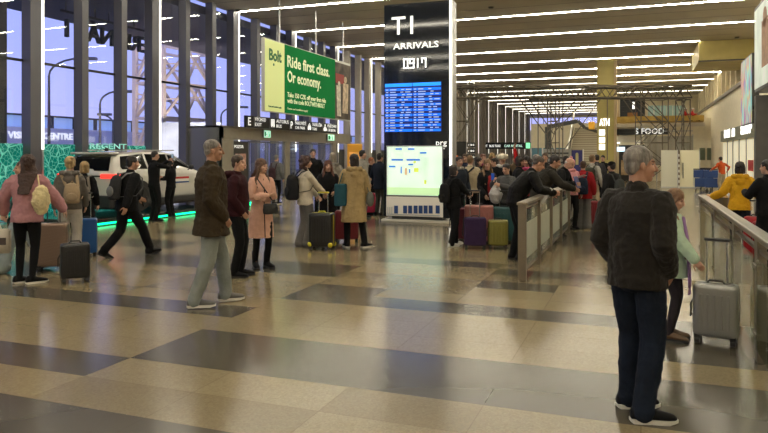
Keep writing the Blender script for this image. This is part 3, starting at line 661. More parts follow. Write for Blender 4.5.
# ATM pylon
yp = 42.0; a = on_y(597, 0, yp).x; b_ = on_y(614, 0, yp).x
at = empty('atm_pylon', ((a+b_)/2, yp, 0), 0, 'tall olive column with white ATM letters and squares', 'pylon'); hw_ = (b_-a)/2
obj('column', box(B(), -hw_, hw_, 0, 1.2, 0, CEIL-.03), M_OLIVE, at, bevel=.02)
obj('edge_trim', box(B(), hw_, hw_+.12, .02, 1.2, 0, CEIL-.03), mat('orange_trim', (.55, .42, .24)), at)
zq = lambda py, Y: EYE+(155-py)*Y/(CS+((605-384)/FOC)*SN)/FOC
text('ATM', .58, (-hw_+.13, -.02, zq(125.5, yp)), ex, ez, M_LITW, at, 'lit_letters', width=.58, offset=.02)
for py in (132.5, 140, 147): v = zq(py, yp); obj('lit_square', box(B(), -hw_+.12, -hw_+.45, -.03, 0, v-.17, v+.17), M_LITW, at)
# staircase
ya_ = 46.0; a = on_y(566, 0, ya_).x; b_ = on_y(597, 0, ya_).x+.3
stc = empty('staircase', (a, ya_, 0), 0, 'wide pale staircase rising left of the olive ATM column', 'stairs'); w_ = b_-a
for i in range(22): pass
bm = B(); bm2 = B()
for i in range(22): box(bm, 0, w_, i*.3, i*.3+.34, 0, (i+1)*.17); box(bm2, 0, w_, i*.3-.015, i*.3+.03, (i+1)*.17-.035, (i+1)*.17+.004)
obj('flight', bm, mat('stair_tan', (.36, .31, .22), rough=.6), stc); obj('nosing', bm2, mat('stair_nosing', (.62, .56, .42), rough=.5), stc)
bm = B(); slab(bm, (-.12, 0, .9), (0, 6.6, 3.74), (0, 0, 1), 7.6, .25, .12); obj('handrail', bm, M_WHITE, stc)
bm = B(); slab(bm, (-.1, 0, 0), (0, 6.6, 3.74), (0, 0, 1), 7.6, .9, .02); obj('balustrade', bm, glass('bal_glass', (.85, .85, .8), alpha_diff=.3, dcol=(.7, .65, .5)), stc)
obj('landing', box(B(), 0, w_+1, 6.6, 9.5, 3.5, 3.74), M_CREAM, stc)
# mid-left far block (cream) and kiosk fronts under it
fb = empty('service_block', (0, 60, 0), 0, 'cream service block below the high far windows', 'building front')
a = on_y(531, 0, 60).x; b_ = on_y(566, 0, 60).x
obj('upper_wall', box(B(), a, b_+3, 0, 4, on_y(531, 148, 60).z, on_y(531, 124, 60).z), M_CREAM, fb)
obj('shop_glazing', box(B(), a, b_, .1, .2, 0, on_y(531, 148, 60).z), mat('kiosk_glass', (.10, .2, .22), rough=.1, emit=.08, ecol=(.3, .6, .7)), fb)
for i in range(4): x_ = a+(b_-a)*i/3; obj('upright', box(B(), x_-.06, x_+.06, 0, .2, 0, on_y(531, 148, 60).z), M_WHITE, fb)
ks = empty('information_kiosk', V0_(on_y(566, 0, 41)), 0, 'small grey kiosk with horizontal slats left of the staircase', 'kiosk')
obj('counter', box(B(), -1.3, .2, 0, 1.2, 0, 2.05), mat('kiosk_grey', (.35, .34, .3), rough=.5), ks, bevel=.02)
bm = B()
for i in range(6): box(bm, -1.25, .15, -.04, 0, .4+i*.27, .5+i*.27)
obj('slat', bm, M_DGREY, ks)
bp = on_y(577, 0, 36); bn = empty('banner_stand', (bp.x, 36, 0), 0, 'dark blue upright banner with a pale emblem below the stairs', 'banner')
obj('sheet', box(B(), -.27, .27, 0, .03, .2, 1.95), mat('banner_navy', (.02, .02, .14), rough=.5), bn); obj('foot', box(B(), -.3, .3, -.15, .18, 0, .05), M_ALU, bn)
obj('post', box(B(), .28, .33, 0, .04, 0, 2.0), M_WHITE, bn)
bm = B(); box(bm, -.07, .07, -.01, 0, 1.2, 1.75); cyl(bm, (0, -.01, 1.75), (0, 0, 1.75), .07); obj('emblem', bm, mat('emblem_pale', (.45, .4, .2)), bn)

# hanging direction sign in the far hall
def hang_sign(Y, p0, p1, q0, q1, label):
    a = on_y(p0, q1, Y); b = on_y(p1, q0, Y); t = empty('direction_sign', (a.x, Y, 0), 0, label, 'sign'); w_ = b.x-a.x
    obj('board', box(B(), 0, w_, 0, .12, a.z, b.z), M_SIGNB, t); h_ = b.z-a.z
    for x_ in (.1, .9): obj('hanger_rod', cyl(B(), (w_*x_, .06, b.z), (w_*x_, .06, CEIL), .04, n=6), M_ALU, t)
    return t, w_, a.z, h_
t, w_, z_, h_ = hang_sign(70, 476, 531, 142.3, 149, 'black hanging direction sign with a green exit square over the crowd')
text('VÝCHOD EXIT', h_*.55, (.25, -.02, z_+h_*.3), ex, ez, M_SIGNW, t, width=w_*.17, offset=.01)
text('BUS TAXI', h_*.5, (w_*.25, -.02, z_+h_*.3), ex, ez, M_SIGNW, t, width=w_*.2, offset=.01)
text('CAR RENTAL', h_*.5, (w_*.52, -.02, z_+h_*.3), ex, ez, mat('sign_green_white', (.6, .9, .75), emit=.8), t, width=w_*.33, offset=.01)
obj('exit_square', box(B(), w_*.91, w_*.985, -.03, 0, z_+.05, z_+h_-.05), M_EXIT, t)
t, w_, z_, h_ = hang_sign(52, 467, 475, 154.5, 159, 'stack of three small black hanging boards left of the long direction sign')
for q in (142.5, 148.5): a = on_y(467, q+4.5, 52); obj('board', box(B(), 0, w_, 0, .12, a.z, a.z+h_), M_SIGNB, t)
for q in (142.5, 148.5, 154.5): a = on_y(467, q+4.5, 52); text('A B C', h_*.5, (.08, -.02, a.z+h_*.3), ex, ez, M_SIGNW, t, width=w_*.8, offset=.01)
og = pt(455, 158, 30); t = empty('kiosk_sign', (og.x, og.y, 0), YAW, 'orange oval sign on a dark kiosk right of the totem', 'sign')
bm = B(); cyl(bm, (0, -.02, 0), (0, .08, 0), .22, n=20)
for v in bm.verts: v.co.z = v.co.z*.55+og.z; v.co.x *= 1.0
obj('oval', bm, mat('kiosk_orange', (.9, .2, .03), emit=.7, ecol=(1, .25, .05)), t); obj('stand', box(B(), -.2, .5, .1, .3, 0, 2.3), M_BLACK, t)
ob = gp(355, 24); t = empty('vending_kiosk', ob, YAW, 'yellow-orange kiosk beside the far end of the vestibule', 'kiosk')
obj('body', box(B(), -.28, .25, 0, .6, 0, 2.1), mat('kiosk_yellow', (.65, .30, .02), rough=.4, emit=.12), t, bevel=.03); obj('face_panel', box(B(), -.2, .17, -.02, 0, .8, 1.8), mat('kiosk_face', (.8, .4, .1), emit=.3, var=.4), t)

# ---------------------------------------------------------------- scaffolding
M_TUBE = mat('scaffold_tube', (.15, .13, .10), rough=.5, metal=.5)
def truss(y, x0, x1, z0, z1, label):
    t = empty('scaffold_truss', (x0, y, z0), 0, label, 'scaffold'); w_ = x1-x0; h_ = z1-z0
    for dy in (0, .9):
        for z_ in (0, h_): obj('chord', cyl(B(), (0, dy, z_), (w_, dy, z_), .06, n=8), M_TUBE, t)
    bm = B(); n_ = int(w_/1.0)
    for i in range(n_):
        cyl(bm, (w_*i/n_, 0, 0), (w_*(i+1)/n_, .9, h_), .03, n=5)
        a, m_, b = w_*i/n_, w_*(i+.5)/n_, w_*(i+1)/n_
        for dy in (0, .9): cyl(bm, (a, dy, 0), (m_, dy, h_), .035, n=5); cyl(bm, (m_, dy, h_), (b, dy, 0), .035, n=5)
        cyl(bm, (a, 0, h_), (b, .9, h_), .03, n=5); cyl(bm, (a, .9, 0), (b, 0, 0), .03, n=5); cyl(bm, (a, 0, 0), (a, .9, 0), .03, n=5)
    obj('lattice', bm, M_TUBE, t)
    return t
DT = 37.0; WT = (692-452)/FOC*DT
zz_ = lambda py: EYE+(155-py)*DT/FOC
def truss(label):
    z0, z1 = zz_(97.5), zz_(85.5)
    p = gp(452, DT); t = empty('scaffold_truss', (p.x, p.y, z0), YAW, label, 'scaffold'); w_ = WT; h_ = z1-z0
    for dy in (0, .9):
        for z_ in (0, h_): obj('chord', cyl(B(), (0, dy, z_), (w_, dy, z_), .04, n=8), M_TUBE, t)
    bm = B(); n_ = 15
    for i in range(n_):
        a, m_, b = w_*i/n_, w_*(i+.5)/n_, w_*(i+1)/n_
        for dy in (0, .9): cyl(bm, (a, dy, 0), (m_, dy, h_), .026, n=5); cyl(bm, (m_, dy, h_), (b, dy, 0), .026, n=5)
        cyl(bm, (a, 0, h_), (b, .9, h_), .022, n=5); cyl(bm, (a, .9, 0), (b, 0, 0), .022, n=5); cyl(bm, (a, 0, 0), (a, .9, 0), .022, n=5); cyl(bm, (a, 0, 0), (b, .9, h_), .022, n=5)
    obj('lattice', bm, M_TUBE, t)
    obj('deck', box(B(), 0, w_, .05, .85, h_-.12, h_-.06), mat('deck_board', (.16, .14, .10), rough=.8), t)
    return t
TRUSS = truss('long lattice truss spanning the scaffold just under the ceiling')
def tower(px, w_, d_, h_, label, lifts=4):
    p = gp(px, DT); t = empty('scaffold_tower', (p.x, p.y, 0), YAW, label, 'scaffold')
    for a, b in ((0,0),(w_,0),(0,d_),(w_,d_)): obj('standard', cyl(B(), (a,b,0), (a,b,h_), .03, n=6), M_TUBE, t)
    bm = B()
    for i in range(1, lifts+1):
        z_ = h_*i/lifts
        for a, b in (((0,0),(w_,0)), ((0,d_),(w_,d_)), ((0,0),(0,d_)), ((w_,0),(w_,d_))): cyl(bm, a+(z_,), b+(z_,), .022, n=5)
        z0 = h_*(i-1)/lifts; cyl(bm, (0 if i%2 else w_, 0, z0), (w_ if i%2 else 0, 0, z_), .022, n=5); cyl(bm, (0 if i%2 else w_, d_, z0), (w_ if i%2 else 0, d_, z_), .022, n=5)
    obj('ledger', bm, M_TUBE, t)
zT = zz_(97.5)-.1
for px, w_, lab in ((455, .8, 'scaffold tower at the far left end of the truss'), (551, .45, 'slim scaffold tower left of the staircase'), (641, 1.5, 'scaffold tower standing before the grey debris sheet'), (682, .45, 'slim scaffold tower at the right end of the yellow platform')): tower(px, w_, .8, zT, lab)
def rb(p0, q0, p1, q1): obj('brace', cyl(B(), ((p0-452)/FOC*DT, .45, zz_(q0)-zz_(97.5)), ((p1-452)/FOC*DT, .45, zz_(q1)-zz_(97.5)), .03, n=6), M_TUBE, TRUSS)
for q in ((520,97,548,134),(530,97,556,134),(541,97,565,130),(556,132,590,97),(548,134,580,97),(566,150,604,97),(640,97,680,140),(652,97,683,135),(630,97,660,128),(660,135,640,160),(540,97,540,160),(565,97,565,160),(463,130,482,97),(672,140,690,97),(610,97,610,160),(625,97,645,125)): rb(*q)
# boom lift
bl_ = empty('boom_lift', V0_(on_y(585, 0, 50)), 0, 'dark boom arm with an orange cage above the staircase', 'boom lift')
v0, v1 = on_y(548, 127, 50), on_y(578, 121, 50); o_ = on_y(585, 0, 50)
bm = B(); bar(bm, (v0.x-o_.x, 0, v0.z), (v1.x-o_.x, 0, v1.z), .28); bar(bm, (v1.x-o_.x, 0, v1.z), (0, 0, v1.z-.5), .22); bar(bm, (0, 0, v1.z-.5), (.9, 0, v1.z-.8), .2); obj('arm', bm, M_DGREY, bl_)
obj('mast', box(B(), v0.x-o_.x-.2, v0.x-o_.x+.2, -.2, .2, 0, v0.z), M_DGREY, bl_)
q = on_y(591, 126, 50); obj('cage', box(B(), q.x-o_.x-.15, q.x-o_.x+.25, -.3, .3, q.z-.25, q.z+.3), mat('cage_orange', (.8, .4, .03), emit=.1), bl_, bevel=.05)

# far right low windows in the food court front
for p0, p1 in ((699.5, 705), (707, 711)):
    a, b = M(p0, 160), M(p1, 148); obj('low_window', box(B(), a.x, b.x, -.05, .02, a.z, b.z), mat('green_pane', (.16, .2, .12), rough=.3), mz)
# luggage trolleys
M_TB = mat('trolley_blue', (.03, .07, .22), rough=.4)
def trolley(x, y, label, rz=0.0):
    t = empty('luggage_trolley', (x, y, 0), rz, label, 'luggage trolley', 'parked luggage trolleys')
    bm = B()
    for sx in (-.28, .28): bar(bm, (sx, -.4, .2), (sx, .4, .2), .03); bar(bm, (sx, .4, .2), (sx, .45, 1.0), .03); bar(bm, (sx, -.4, .2), (sx, -.4, .08), .03)
    obj('frame', bm, M_ALU, t)
    obj('basket', box(B(), -.3, .3, .2, .45, .62, .98), M_TB, t, bevel=.02); obj('front_panel', box(B(), -.3, .3, -.42, -.36, .2, .62), M_TB, t, bevel=.02)
    obj('handle', cyl(B(), (-.3, .46, 1.02), (.3, .46, 1.02), .025, n=8), M_BLACK, t)
    for sx, sy in ((-.25, -.35), (.25, -.35), (0, .4)): obj('wheel', cyl(B(), (sx-.02, sy, .07), (sx+.02, sy, .07), .07, n=12), M_BLACK, t)
g0 = gp(701, 32); trolley(g0.x, g0.y, 'blue luggage trolley nearest the cream hoarding')
g0 = gp(711.5, 31.5); trolley(g0.x, g0.y, 'blue luggage trolley beside the man in orange')
g0 = gp(706, 34.2); trolley(g0.x, g0.y, 'blue luggage trolley behind the front pair')
# ---------------------------------------------------------------- people
def V(*a): return Vector(a)
def rings(bm, L, n=14):
    """L = list of (centre, ax, ay, rx, ry); closed loft"""
    rs = []
    for c, ax, ay, rx, ry in L: rs.append([bm.verts.new(c+ax*rx*math.cos(2*PI*i/n)+ay*ry*math.sin(2*PI*i/n)) for i in range(n)])
    for a, b in zip(rs, rs[1:]):
        for i in range(n): bm.faces.new((a[i], a[(i+1)%n], b[(i+1)%n], b[i]))
    bm.faces.new(rs[0][::-1]); bm.faces.new(rs[-1])
def tube(bm, pts, rads, n=10, flat=1.0, side=None):
    pts = [Vector(p) for p in pts]; L = []
    m = len(pts)
    t0 = (pts[1]-pts[0]).normalized(); t1 = (pts[-1]-pts[-2]).normalized()
    P = [pts[0]-t0*rads[0]*.85, pts[0]-t0*rads[0]*.5]+pts+[pts[-1]+t1*rads[-1]*.5, pts[-1]+t1*rads[-1]*.85]
    Q = [rads[0]*.45, rads[0]*.85]+list(rads)+[rads[-1]*.85, rads[-1]*.45]
    a = side
    for i, p in enumerate(P):
        t = (P[min(i+1, len(P)-1)]-P[max(i-1, 0)]).normalized()
        if a is None: a = frame_of(t)[0]
        a = (a-t*a.dot(t)).normalized(); b = t.cross(a)
        L.append((p, a, b, Q[i], Q[i]*flat))
    rings(bm, L, n)
def ell(bm, c, r, rot=None, n=14):
    c = Vector(c); m = Matrix.Diagonal((r[0], r[1], r[2], 1))
    if rot: m = rot.to_4x4() @ m
    bmesh.ops.create_uvsphere(bm, u_segments=n, v_segments=n//2+2, radius=1, matrix=Matrix.Translation(c) @ m)
TEX = {}
def ctex(size):
    if size not in TEX:
        t = bpy.data.textures.new('c%g' % size, 'CLOUDS'); t.noise_scale = size; t.noise_depth = 3; TEX[size] = t
    return TEX[size]
def fuse(name, bm, m, parent, voxel=.012, smooth=2, wr=0.0, wsize=.09, extra=None, mats=None):
    me = bpy.data.meshes.new('tmp'); bmesh.ops.recalc_face_normals(bm, faces=bm.faces[:]); bm.to_mesh(me); bm.free()
    o = bpy.data.objects.new('tmp', me); C.objects.link(o)
    r = o.modifiers.new('r', 'REMESH'); r.mode = 'VOXEL'; r.voxel_size = voxel
    if smooth: s = o.modifiers.new('s', 'SMOOTH'); s.iterations = smooth; s.factor = .5
    if wr: d = o.modifiers.new('d', 'DISPLACE'); d.texture = ctex(wsize); d.strength = wr; d.mid_level = .5; d.texture_coords = 'LOCAL'
    if wr: d = o.modifiers.new('d2', 'DISPLACE'); d.texture = ctex(wsize*.35); d.strength = wr*.55; d.mid_level = .5; d.texture_coords = 'LOCAL'
    dg = bpy.context.evaluated_depsgraph_get(); out = bpy.data.meshes.new_from_object(o.evaluated_get(dg))
    C.objects.unlink(o); bpy.data.objects.remove(o); bpy.data.meshes.remove(me)
    out.name = name; out.materials.clear()
    for mm in (mats or [m]): out.materials.append(mm)
    if extra: extra(out)
    for p in out.polygons: p.use_smooth = True
    q = bpy.data.objects.new(name, out); C.objects.link(q)
    if parent: q.parent = parent
    return q
def ik(a, t, l1, l2, pole):
    d = t-a; L = min(d.length, (l1+l2)*.995); d = d.normalized(); t = a+d*L
    x = (l1*l1-l2*l2+L*L)/(2*L); h = math.sqrt(max(l1*l1-x*x, 0))
    p = (pole-d*pole.dot(d)).normalized()
    return a+d*x+p*h, t
def cloth(name, col, rough=.85, b=.35, sc=90, var=.10, sheen=.0, vs=9):
    return mat(name, col, rough=rough, spec=.2, bump=b, bscale=sc, var=var, vscale=vs, sheen=sheen)
SKIN = mat('skin', (.50, .285, .195), rough=.5, var=.05, vscale=20)
SKIN2 = mat('skin_tan', (.40, .21, .13), rough=.5, var=.05, vscale=20)
M_EYE = mat('eye', (.03, .022, .02), rough=.2); LIP = mat('lip', (.36, .13, .11), rough=.45); BROW = mat('brow', (.14, .08, .055), rough=.9)
def hairm(name, col, var=.3): return mat(name, col, rough=.55, bump=.6, bscale=70, stretch=(1, 1, .15), var=var, vscale=28)
H_BR = hairm('hair_brown', (.07, .038, .02)); H_DK = hairm('hair_dark', (.018, .012, .010)); H_GR = hairm('hair_grey', (.19, .17, .145), .5)
H_BL = hairm('hair_blond', (.42, .29, .13)); H_DB = hairm('hair_dark_blond', (.20, .12, .055)); H_RD = hairm('hair_auburn', (.11, .035, .018)); H_LG = hairm('hair_light_grey', (.42, .40, .36))
JEAN = cloth('jeans_dark', (.009, .014, .026), sc=300, var=.35, vs=5); JEANL = cloth('jeans_light', (.23, .25, .235), sc=300, var=.22, vs=5); BLK = cloth('cloth_black', (.006, .006, .007)); BLK2 = cloth('cloth_charcoal', (.013, .013, .014))
GREYC = cloth('cloth_grey', (.16, .155, .15)); BEIGE = cloth('cloth_beige', (.38, .31, .21)); 
SOLEW = mat('sole_white', (.65, .62, .55), rough=.5); SOLEK = mat('sole_black', (.02, .02, .02), rough=.6); SHK = mat('shoe_black', (.007, .007, .008), rough=.7, spec=.2); SHG = mat('shoe_grey', (.10, .095, .09), rough=.7); SHW = mat('shoe_white', (.6, .58, .54), rough=.5); SHB = mat('shoe_brown', (.12, .07, .035), rough=.5)

def build_shoe(root, ank, yaw, pitch, m, sole, boot=False):
    """foot pointing +Y turned by yaw, toes down by pitch, ankle joint at ank"""
    Mx = Matrix.Translation(ank) @ Matrix.Rotation(yaw, 4, 'Z') @ Matrix.Rotation(-pitch, 4, 'X') @ Matrix.Diagonal((1.04, 1.12, 1, 1))
    bm = B()
    secs = [(-.075, .028, .055), (-.06, .036, .085), (-.02, .040, .095), (.03, .040, .078), (.08, .046, .055), (.13, .047, .042), (.165, .038, .032), (.182, .018, .018)]
    L = []
    for y, w_, h_ in secs:
        zc = -.088+.018+h_/2; L.append((Mx @ V(0, y, zc), (Mx.to_3x3() @ V(1,0,0)), (Mx.to_3x3() @ V(0,0,1)), w_, h_/2+.006))
    rings(bm, L, 12)
    if boot: tube(bm, [Mx @ V(0,-.02,-.02), ank+V(0,-.01,.16)], [.05, .056], 12)
    s = obj('boot' if boot else 'shoe', bm, m, root, smooth=True)
    bm = B(); L = []
    out = [(-.08, .022), (-.065, .037), (-.02, .041), (.03, .040), (.08, .048), (.13, .050), (.168, .041), (.188, .020)]
    n_ = len(out); vs = []
    for zz in (-.090, -.062):
        vs.append([bm.verts.new(Mx @ V(-w_, y, zz+(.010 if y > .15 or y < -.07 else 0)*(zz < -.08))) for y, w_ in out]+[bm.verts.new(Mx @ V(w_, y, zz+(.010 if y > .15 or y < -.07 else 0)*(zz < -.08))) for y, w_ in out[::-1]])
    k = len(vs[0])
    bm.faces.new(vs[0]); bm.faces.new(vs[1][::-1])
    for i in range(k): bm.faces.new((vs[0][i], vs[0][(i+1)%k], vs[1][(i+1)%k], vs[1][i]))
    obj('sole', bm, sole, s)
def person(label, pos, phi, h, o, group=None):
    """phi: direction faced, 0 = away from the camera, 90 = to screen right. o: outfit and pose."""
    g = o.get
    los = math.atan2(-pos.x, pos.y); rz = los-R(phi)
    root = empty('person', pos, rz, label, 'person', group, s=h/1.775)
    dist = pos.xy.length; vx = g('vox', .008 if dist < 8 else .011 if dist < 14 else .014)
    fem = g('fem', 0); sw = .158 if fem else .18; pz = g('pz', .957)
    lean = R(g('lean', 0)); slean = R(g('slean', 0)); twist = R(g('twist', 0))
    Rl = Matrix.Rotation(-lean, 3, 'X') @ Matrix.Rotation(slean, 3, 'Y')
    pel = V(g('px', 0), g('py', 0), pz)
    def sp(z, y=0, x=0):            # point on the spine z above the pelvis
        k = min(1, z/.35); q = Matrix.Rotation(-lean*k, 3, 'X') @ Matrix.Rotation(slean*k, 3, 'Y'); return pel+q @ V(0, 0, z)+Rl @ V(x, y, 0)
    Tz = Matrix.Rotation(twist, 3, 'Z')
    axx = Rl @ Tz @ V(1, 0, 0); axy = Rl @ Tz @ V(0, 1, 0)
    shz = .475
    shl, shr = sp(shz)-axx*sw, sp(shz)+axx*sw
    neck = sp(.56)
    # head
    hy, hp, hr = R(-g('hyaw', 0)), R(g('hpit', 0)), R(g('hrol', 0))
    Hr = (Rl @ Matrix.Rotation(lean*.7, 3, 'X')) @ Matrix.Rotation(hy, 3, 'Z') @ Matrix.Rotation(-hp, 3, 'X') @ Matrix.Rotation(hr, 3, 'Y')
    hc = neck+(Rl @ V(0, .015, .04))+Hr @ V(0, .012, .105)
    hm = Matrix.Translation(hc) @ Hr.to_4x4()
    def HP(x, y, z): return hm @ V(x, y, z)
    # arms
    hands = []
    A = {}
    for s, key, sh in ((-1, 'lh', shl), (1, 'rh', shr)):
        t = g(key)
        if t is None: t = sh+Rl @ V(s*.09, .06, -.50) if not g('raw') else None
        t = Vector(t); pole = Vector(g(key+'p', (s*.5, -1, -.15)))
        el, wr = ik(sh, t, .285, .25, pole); A[s] = (sh, el, wr)
    Lg = {}
    for s, key in ((-1, 'lf'), (1, 'rf')):
        f = g(key, (s*.10, 0, 0, 0, 0)); f = tuple(f)+(0,)*(5-len(f))   # x, y, z, yaw, pitch
        hip = pel+V(s*.09, 0, -.02); ank = V(f[0], f[1], .09+f[2]); pole = Vector(g('kp', (s*.12, 1, 0)))
        kn, an = ik(hip, ank, .43, .43, pole); Lg[s] = (hip, kn, an, R(f[3]), R(f[4]))
    # ---- body: one surface
    bm = B()
    ell(bm, HP(0, -.012, .032), (.074, .092, .084), Hr); ell(bm, HP(0, .030, -.030), (.058, .060, .082), Hr)
    ell(bm, HP(0, .052, -.088), (.034, .030, .024), Hr); ell(bm, HP(0, -.03, -.03), (.062, .06, .06), Hr)
    tube(bm, [HP(0, .086, .012), HP(0, .098, -.012), HP(0, .106, -.030)], [.009, .012, .015], 8)
    ell(bm, HP(0, .076, .026), (.044, .017, .010), Hr, 10); ell(bm, HP(0, .086, -.062), (.022, .011, .009), Hr, 10)
    for s in (-1, 1):
        ell(bm, HP(s*.076, -.008, -.012), (.010, .019, .030), Hr @ Matrix.Rotation(s*.3, 3, 'Z'), 10); ell(bm, HP(s*.036, .066, -.028), (.022, .02, .02), Hr, 10)
    tube(bm, [sp(.50), neck, HP(0, -.015, -.05)], [.062, .055, .056], 12)
    tb = [(-.10, .13, .10), (.0, .14, .10), (.15, .125, .09), (.32, .15, .105), (.44, .15, .09), (.52, .08, .06)]
    rings(bm, [(sp(z), axx, axy, w_*(.92 if fem else 1), d_) for z, w_, d_ in tb])
    for s in (-1, 1):
        sh, el, wr = A[s]; tube(bm, [sh-axx*s*.03, sh, (sh+el)/2, el, (el+wr)/2, wr], [.05, .046, .042, .036, .034, .026], 10)
        hip, kn, an, fy, fp = Lg[s]; tube(bm, [hip, (hip+kn)/2, kn, (kn+an)/2, an], [.08, .072, .052, .048, .036], 12)
    for s in (-1, 1):
        sh, el, wr = A[s]; fd = (wr-el).normalized(); hd = Vector(g('lhd' if s < 0 else 'rhd', fd)).normalized()
        up = Vector(g('lhn' if s < 0 else 'rhn', V(s, 0, 0)))      # back of the hand faces this way
        n = (up-hd*up.dot(hd)).normalized(); a = hd.cross(n)*s          # a: towards the thumb side
        pc = wr+hd*.05
        L = [(wr, a, n, .024, .018), (wr+hd*.03, a, n, .034, .017), (wr+hd*.065, a, n, .041, .015), (wr+hd*.09, a, n, .040, .013), (wr+hd*.098, a, n, .030, .008)]
        rings(bm, L, 10)
        curl = g('curl', .5)
        for i, ln in enumerate((.070, .078, .072, .056)):
            b0 = wr+hd*.078+a*(.029-.0195*i); d1 = (hd-n*curl*.5).normalized(); d2 = (hd-n*curl*1.3).normalized(); d3 = (hd-n*curl*2.4).normalized()
            p1 = b0+d1*ln*.55; p2 = p1+d2*ln*.33; p3 = p2+d3*ln*.26; tube(bm, [b0, p1, p2, p3], [.0095, .009, .0082, .007], 6)
        b0 = wr+hd*.03+a*.022; d1 = (hd*.6+a*.8-n*.15).normalized(); d2 = (hd*.9+a*.35-n*.35).normalized(); p1 = b0+d1*.045; tube(bm, [b0, p1, p1+d2*.03, p1+d2*.05], [.013, .011, .010, .008], 6)
    ey = [HP(s*.030, .080, .006) for s in (-1, 1)]; bw = [HP(s*.032, .088, .030) for s in (-1, 1)]; lp = HP(0, .094, -.062); hi = Hr.inverted()
    def paint(me):
        for p in me.polygons:
            c = p.center
            if (c-hc).length > .16: continue
            l = hi @ (c-hc)
            if l.y < .05: continue
            for e_ in ey:
                q = hi @ (c-e_)
                if abs(q.x) < .011 and abs(q.z) < .0045: p.material_index = 1
            for e_ in bw:
                q = hi @ (c-e_)
                if abs(q.x) < .017 and abs(q.z) < .004: p.material_index = 3
            if abs(l.x) < .021 and abs(l.z+.062) < .008: p.material_index = 2
    fuse('body', bm, None, root, voxel=min(vx, .0075) if dist < 12 else .009, smooth=1, extra=paint, mats=[g('skin', SKIN), M_EYE, LIP, BROW])
    # ---- trousers
    fit = g('fit', 0); tm = g('legm', BLK); tl = g('tl', .03)
    bm = B()
    rings(bm, [(pel+V(0,0,z), V(1,0,0), V(0,1,0), w_, d_) for z, w_, d_ in ((-.13, .10, .09), (-.08, .155, .115), (.0, .165 if not fem else .17, .118), (.08, .15, .11), (.12, .14, .10))])
    for s in (-1, 1):
        hip, kn, an, fy, fp = Lg[s]; d_ = (an-kn).normalized(); bot = an+V(0, -.012, -.022)
        if fit < 0: rr_ = [.092, .086, .061, .055, .044, .043]
        elif fit == 0: rr_ = [.097, .092, .070, .066, .060, .062]
        elif fit == 1: rr_ = [.100, .098, .082, .078, .070, .072]
        else: rr_ = [.102, .104, .100, .108, .118, .125]
        tube(bm, [hip, hip*.5+kn*.5, kn, kn*.5+an*.5, an+V(0,0,.03), bot], rr_, 14)
    fuse('trousers', bm, tm, root, voxel=vx, smooth=2, wr=g('lwr', .012 if fit >= 0 else .004), wsize=.07)
    for s in (-1, 1):
        hip, kn, an, fy, fp = Lg[s]; build_shoe(root, an, fy, fp, g('shoe', SHK), g('sole', SOLEK), g('boot', False))
    # ---- jacket
    jm = g('top', BLK); th = g('thick', 0.0); hem = g('hem', -.08); fl = g('flare', 0.0)
    W = [(.0, .172, .128), (.15, .165 if not fem else .145, .122), (.30, .185 if not fem else .160, .135), (.40, .196 if not fem else .170, .132), (.475, .165 if not fem else .145, .105), (.53, .085, .075)]
    bm = B(); L = []
    if hem < -.02:
        k = 4
        for i in range(k):
            z = hem*(1-i/k); f_ = fl*(1-i/k); L.append((pel+V(0, g('py2', 0)*(1-i/k), z), V(1,0,0), V(0,1,0), .178+th+f_, .135+th+f_))
    for z, w_, d_ in W:
        L.append((sp(z), axx if z > .1 else V(1,0,0), axy if z > .1 else V(0,1,0), w_+th, d_+th+(g('belly', 0) if .05 < z < .3 else 0)))
    rings(bm, L, 20)
    for s in (-1, 1):
        sh, el, wr = A[s]; r0 = g('sleeve', 0)+th*.6
        tube(bm, [sh-axx*s*.085+axy*0+V(0,0,.022), sh-axx*s*.012, sh*.8+el*.2, (sh+el)/2, el, (el+wr)/2, wr-(wr-el).normalized()*.01], [.046+r0*.6, .062+r0, .066+r0, .060+r0, .054+r0, .050+r0, .043+r0*.8], 14)
    if g('collar', 1): tube(bm, [sp(.48), sp(.53), sp(.548)+Rl @ V(0, -.004, .0)], [.09, .078, .076], 16)
    if g('hood') == 'down':
        for i in range(5): a = PI*(.0+i/4); ell(bm, sp(.545)+Rl @ V(math.cos(a)*.11, -.04-th*.8-math.sin(a)*.085, .01+math.sin(a)*.0), (.055, .055, .045), None, 10)
        ell(bm, sp(.46)+Rl @ V(0, -.125-th, 0), (.10, .032, .065), None, 12)
    if g('hood') == 'up': ell(bm, HP(0, -.028, .02), (.105, .115, .13), Hr); tube(bm, [sp(.52), HP(0, -.03, -.08)], [.09, .09], 12)
    fuse('hooded_coat' if g('hood') else g('topname', 'jacket'), bm, jm, root, voxel=vx, smooth=2, wr=g('wr', .016), wsize=g('ws', .10))
    if g('shirt'):      # open front showing a top
        bm = B(); tube(bm, [sp(.02, .105+th), sp(.28, .118+th), sp(.44, .095+th), sp(.53, .05)], [.055, .07, .06, .03], 12, flat=.5, side=axx)
        fuse('shirt', bm, g('shirt'), root, voxel=vx, smooth=1)
    if g('trim'):       # opening line of the coat
        bm = B(); tube(bm, [pel+V(0, .137+th+fl, hem+.02), sp(.1, .128+th), sp(.3, .138+th), sp(.5, .09+th)], [.008]*4, 6); obj('coat_opening', bm, g('trim'), root, smooth=True)
    # ---- hair / hats
    hs = g('hair', 'short'); hmt = g('hairm', H_BR); hv = min(vx, .009)
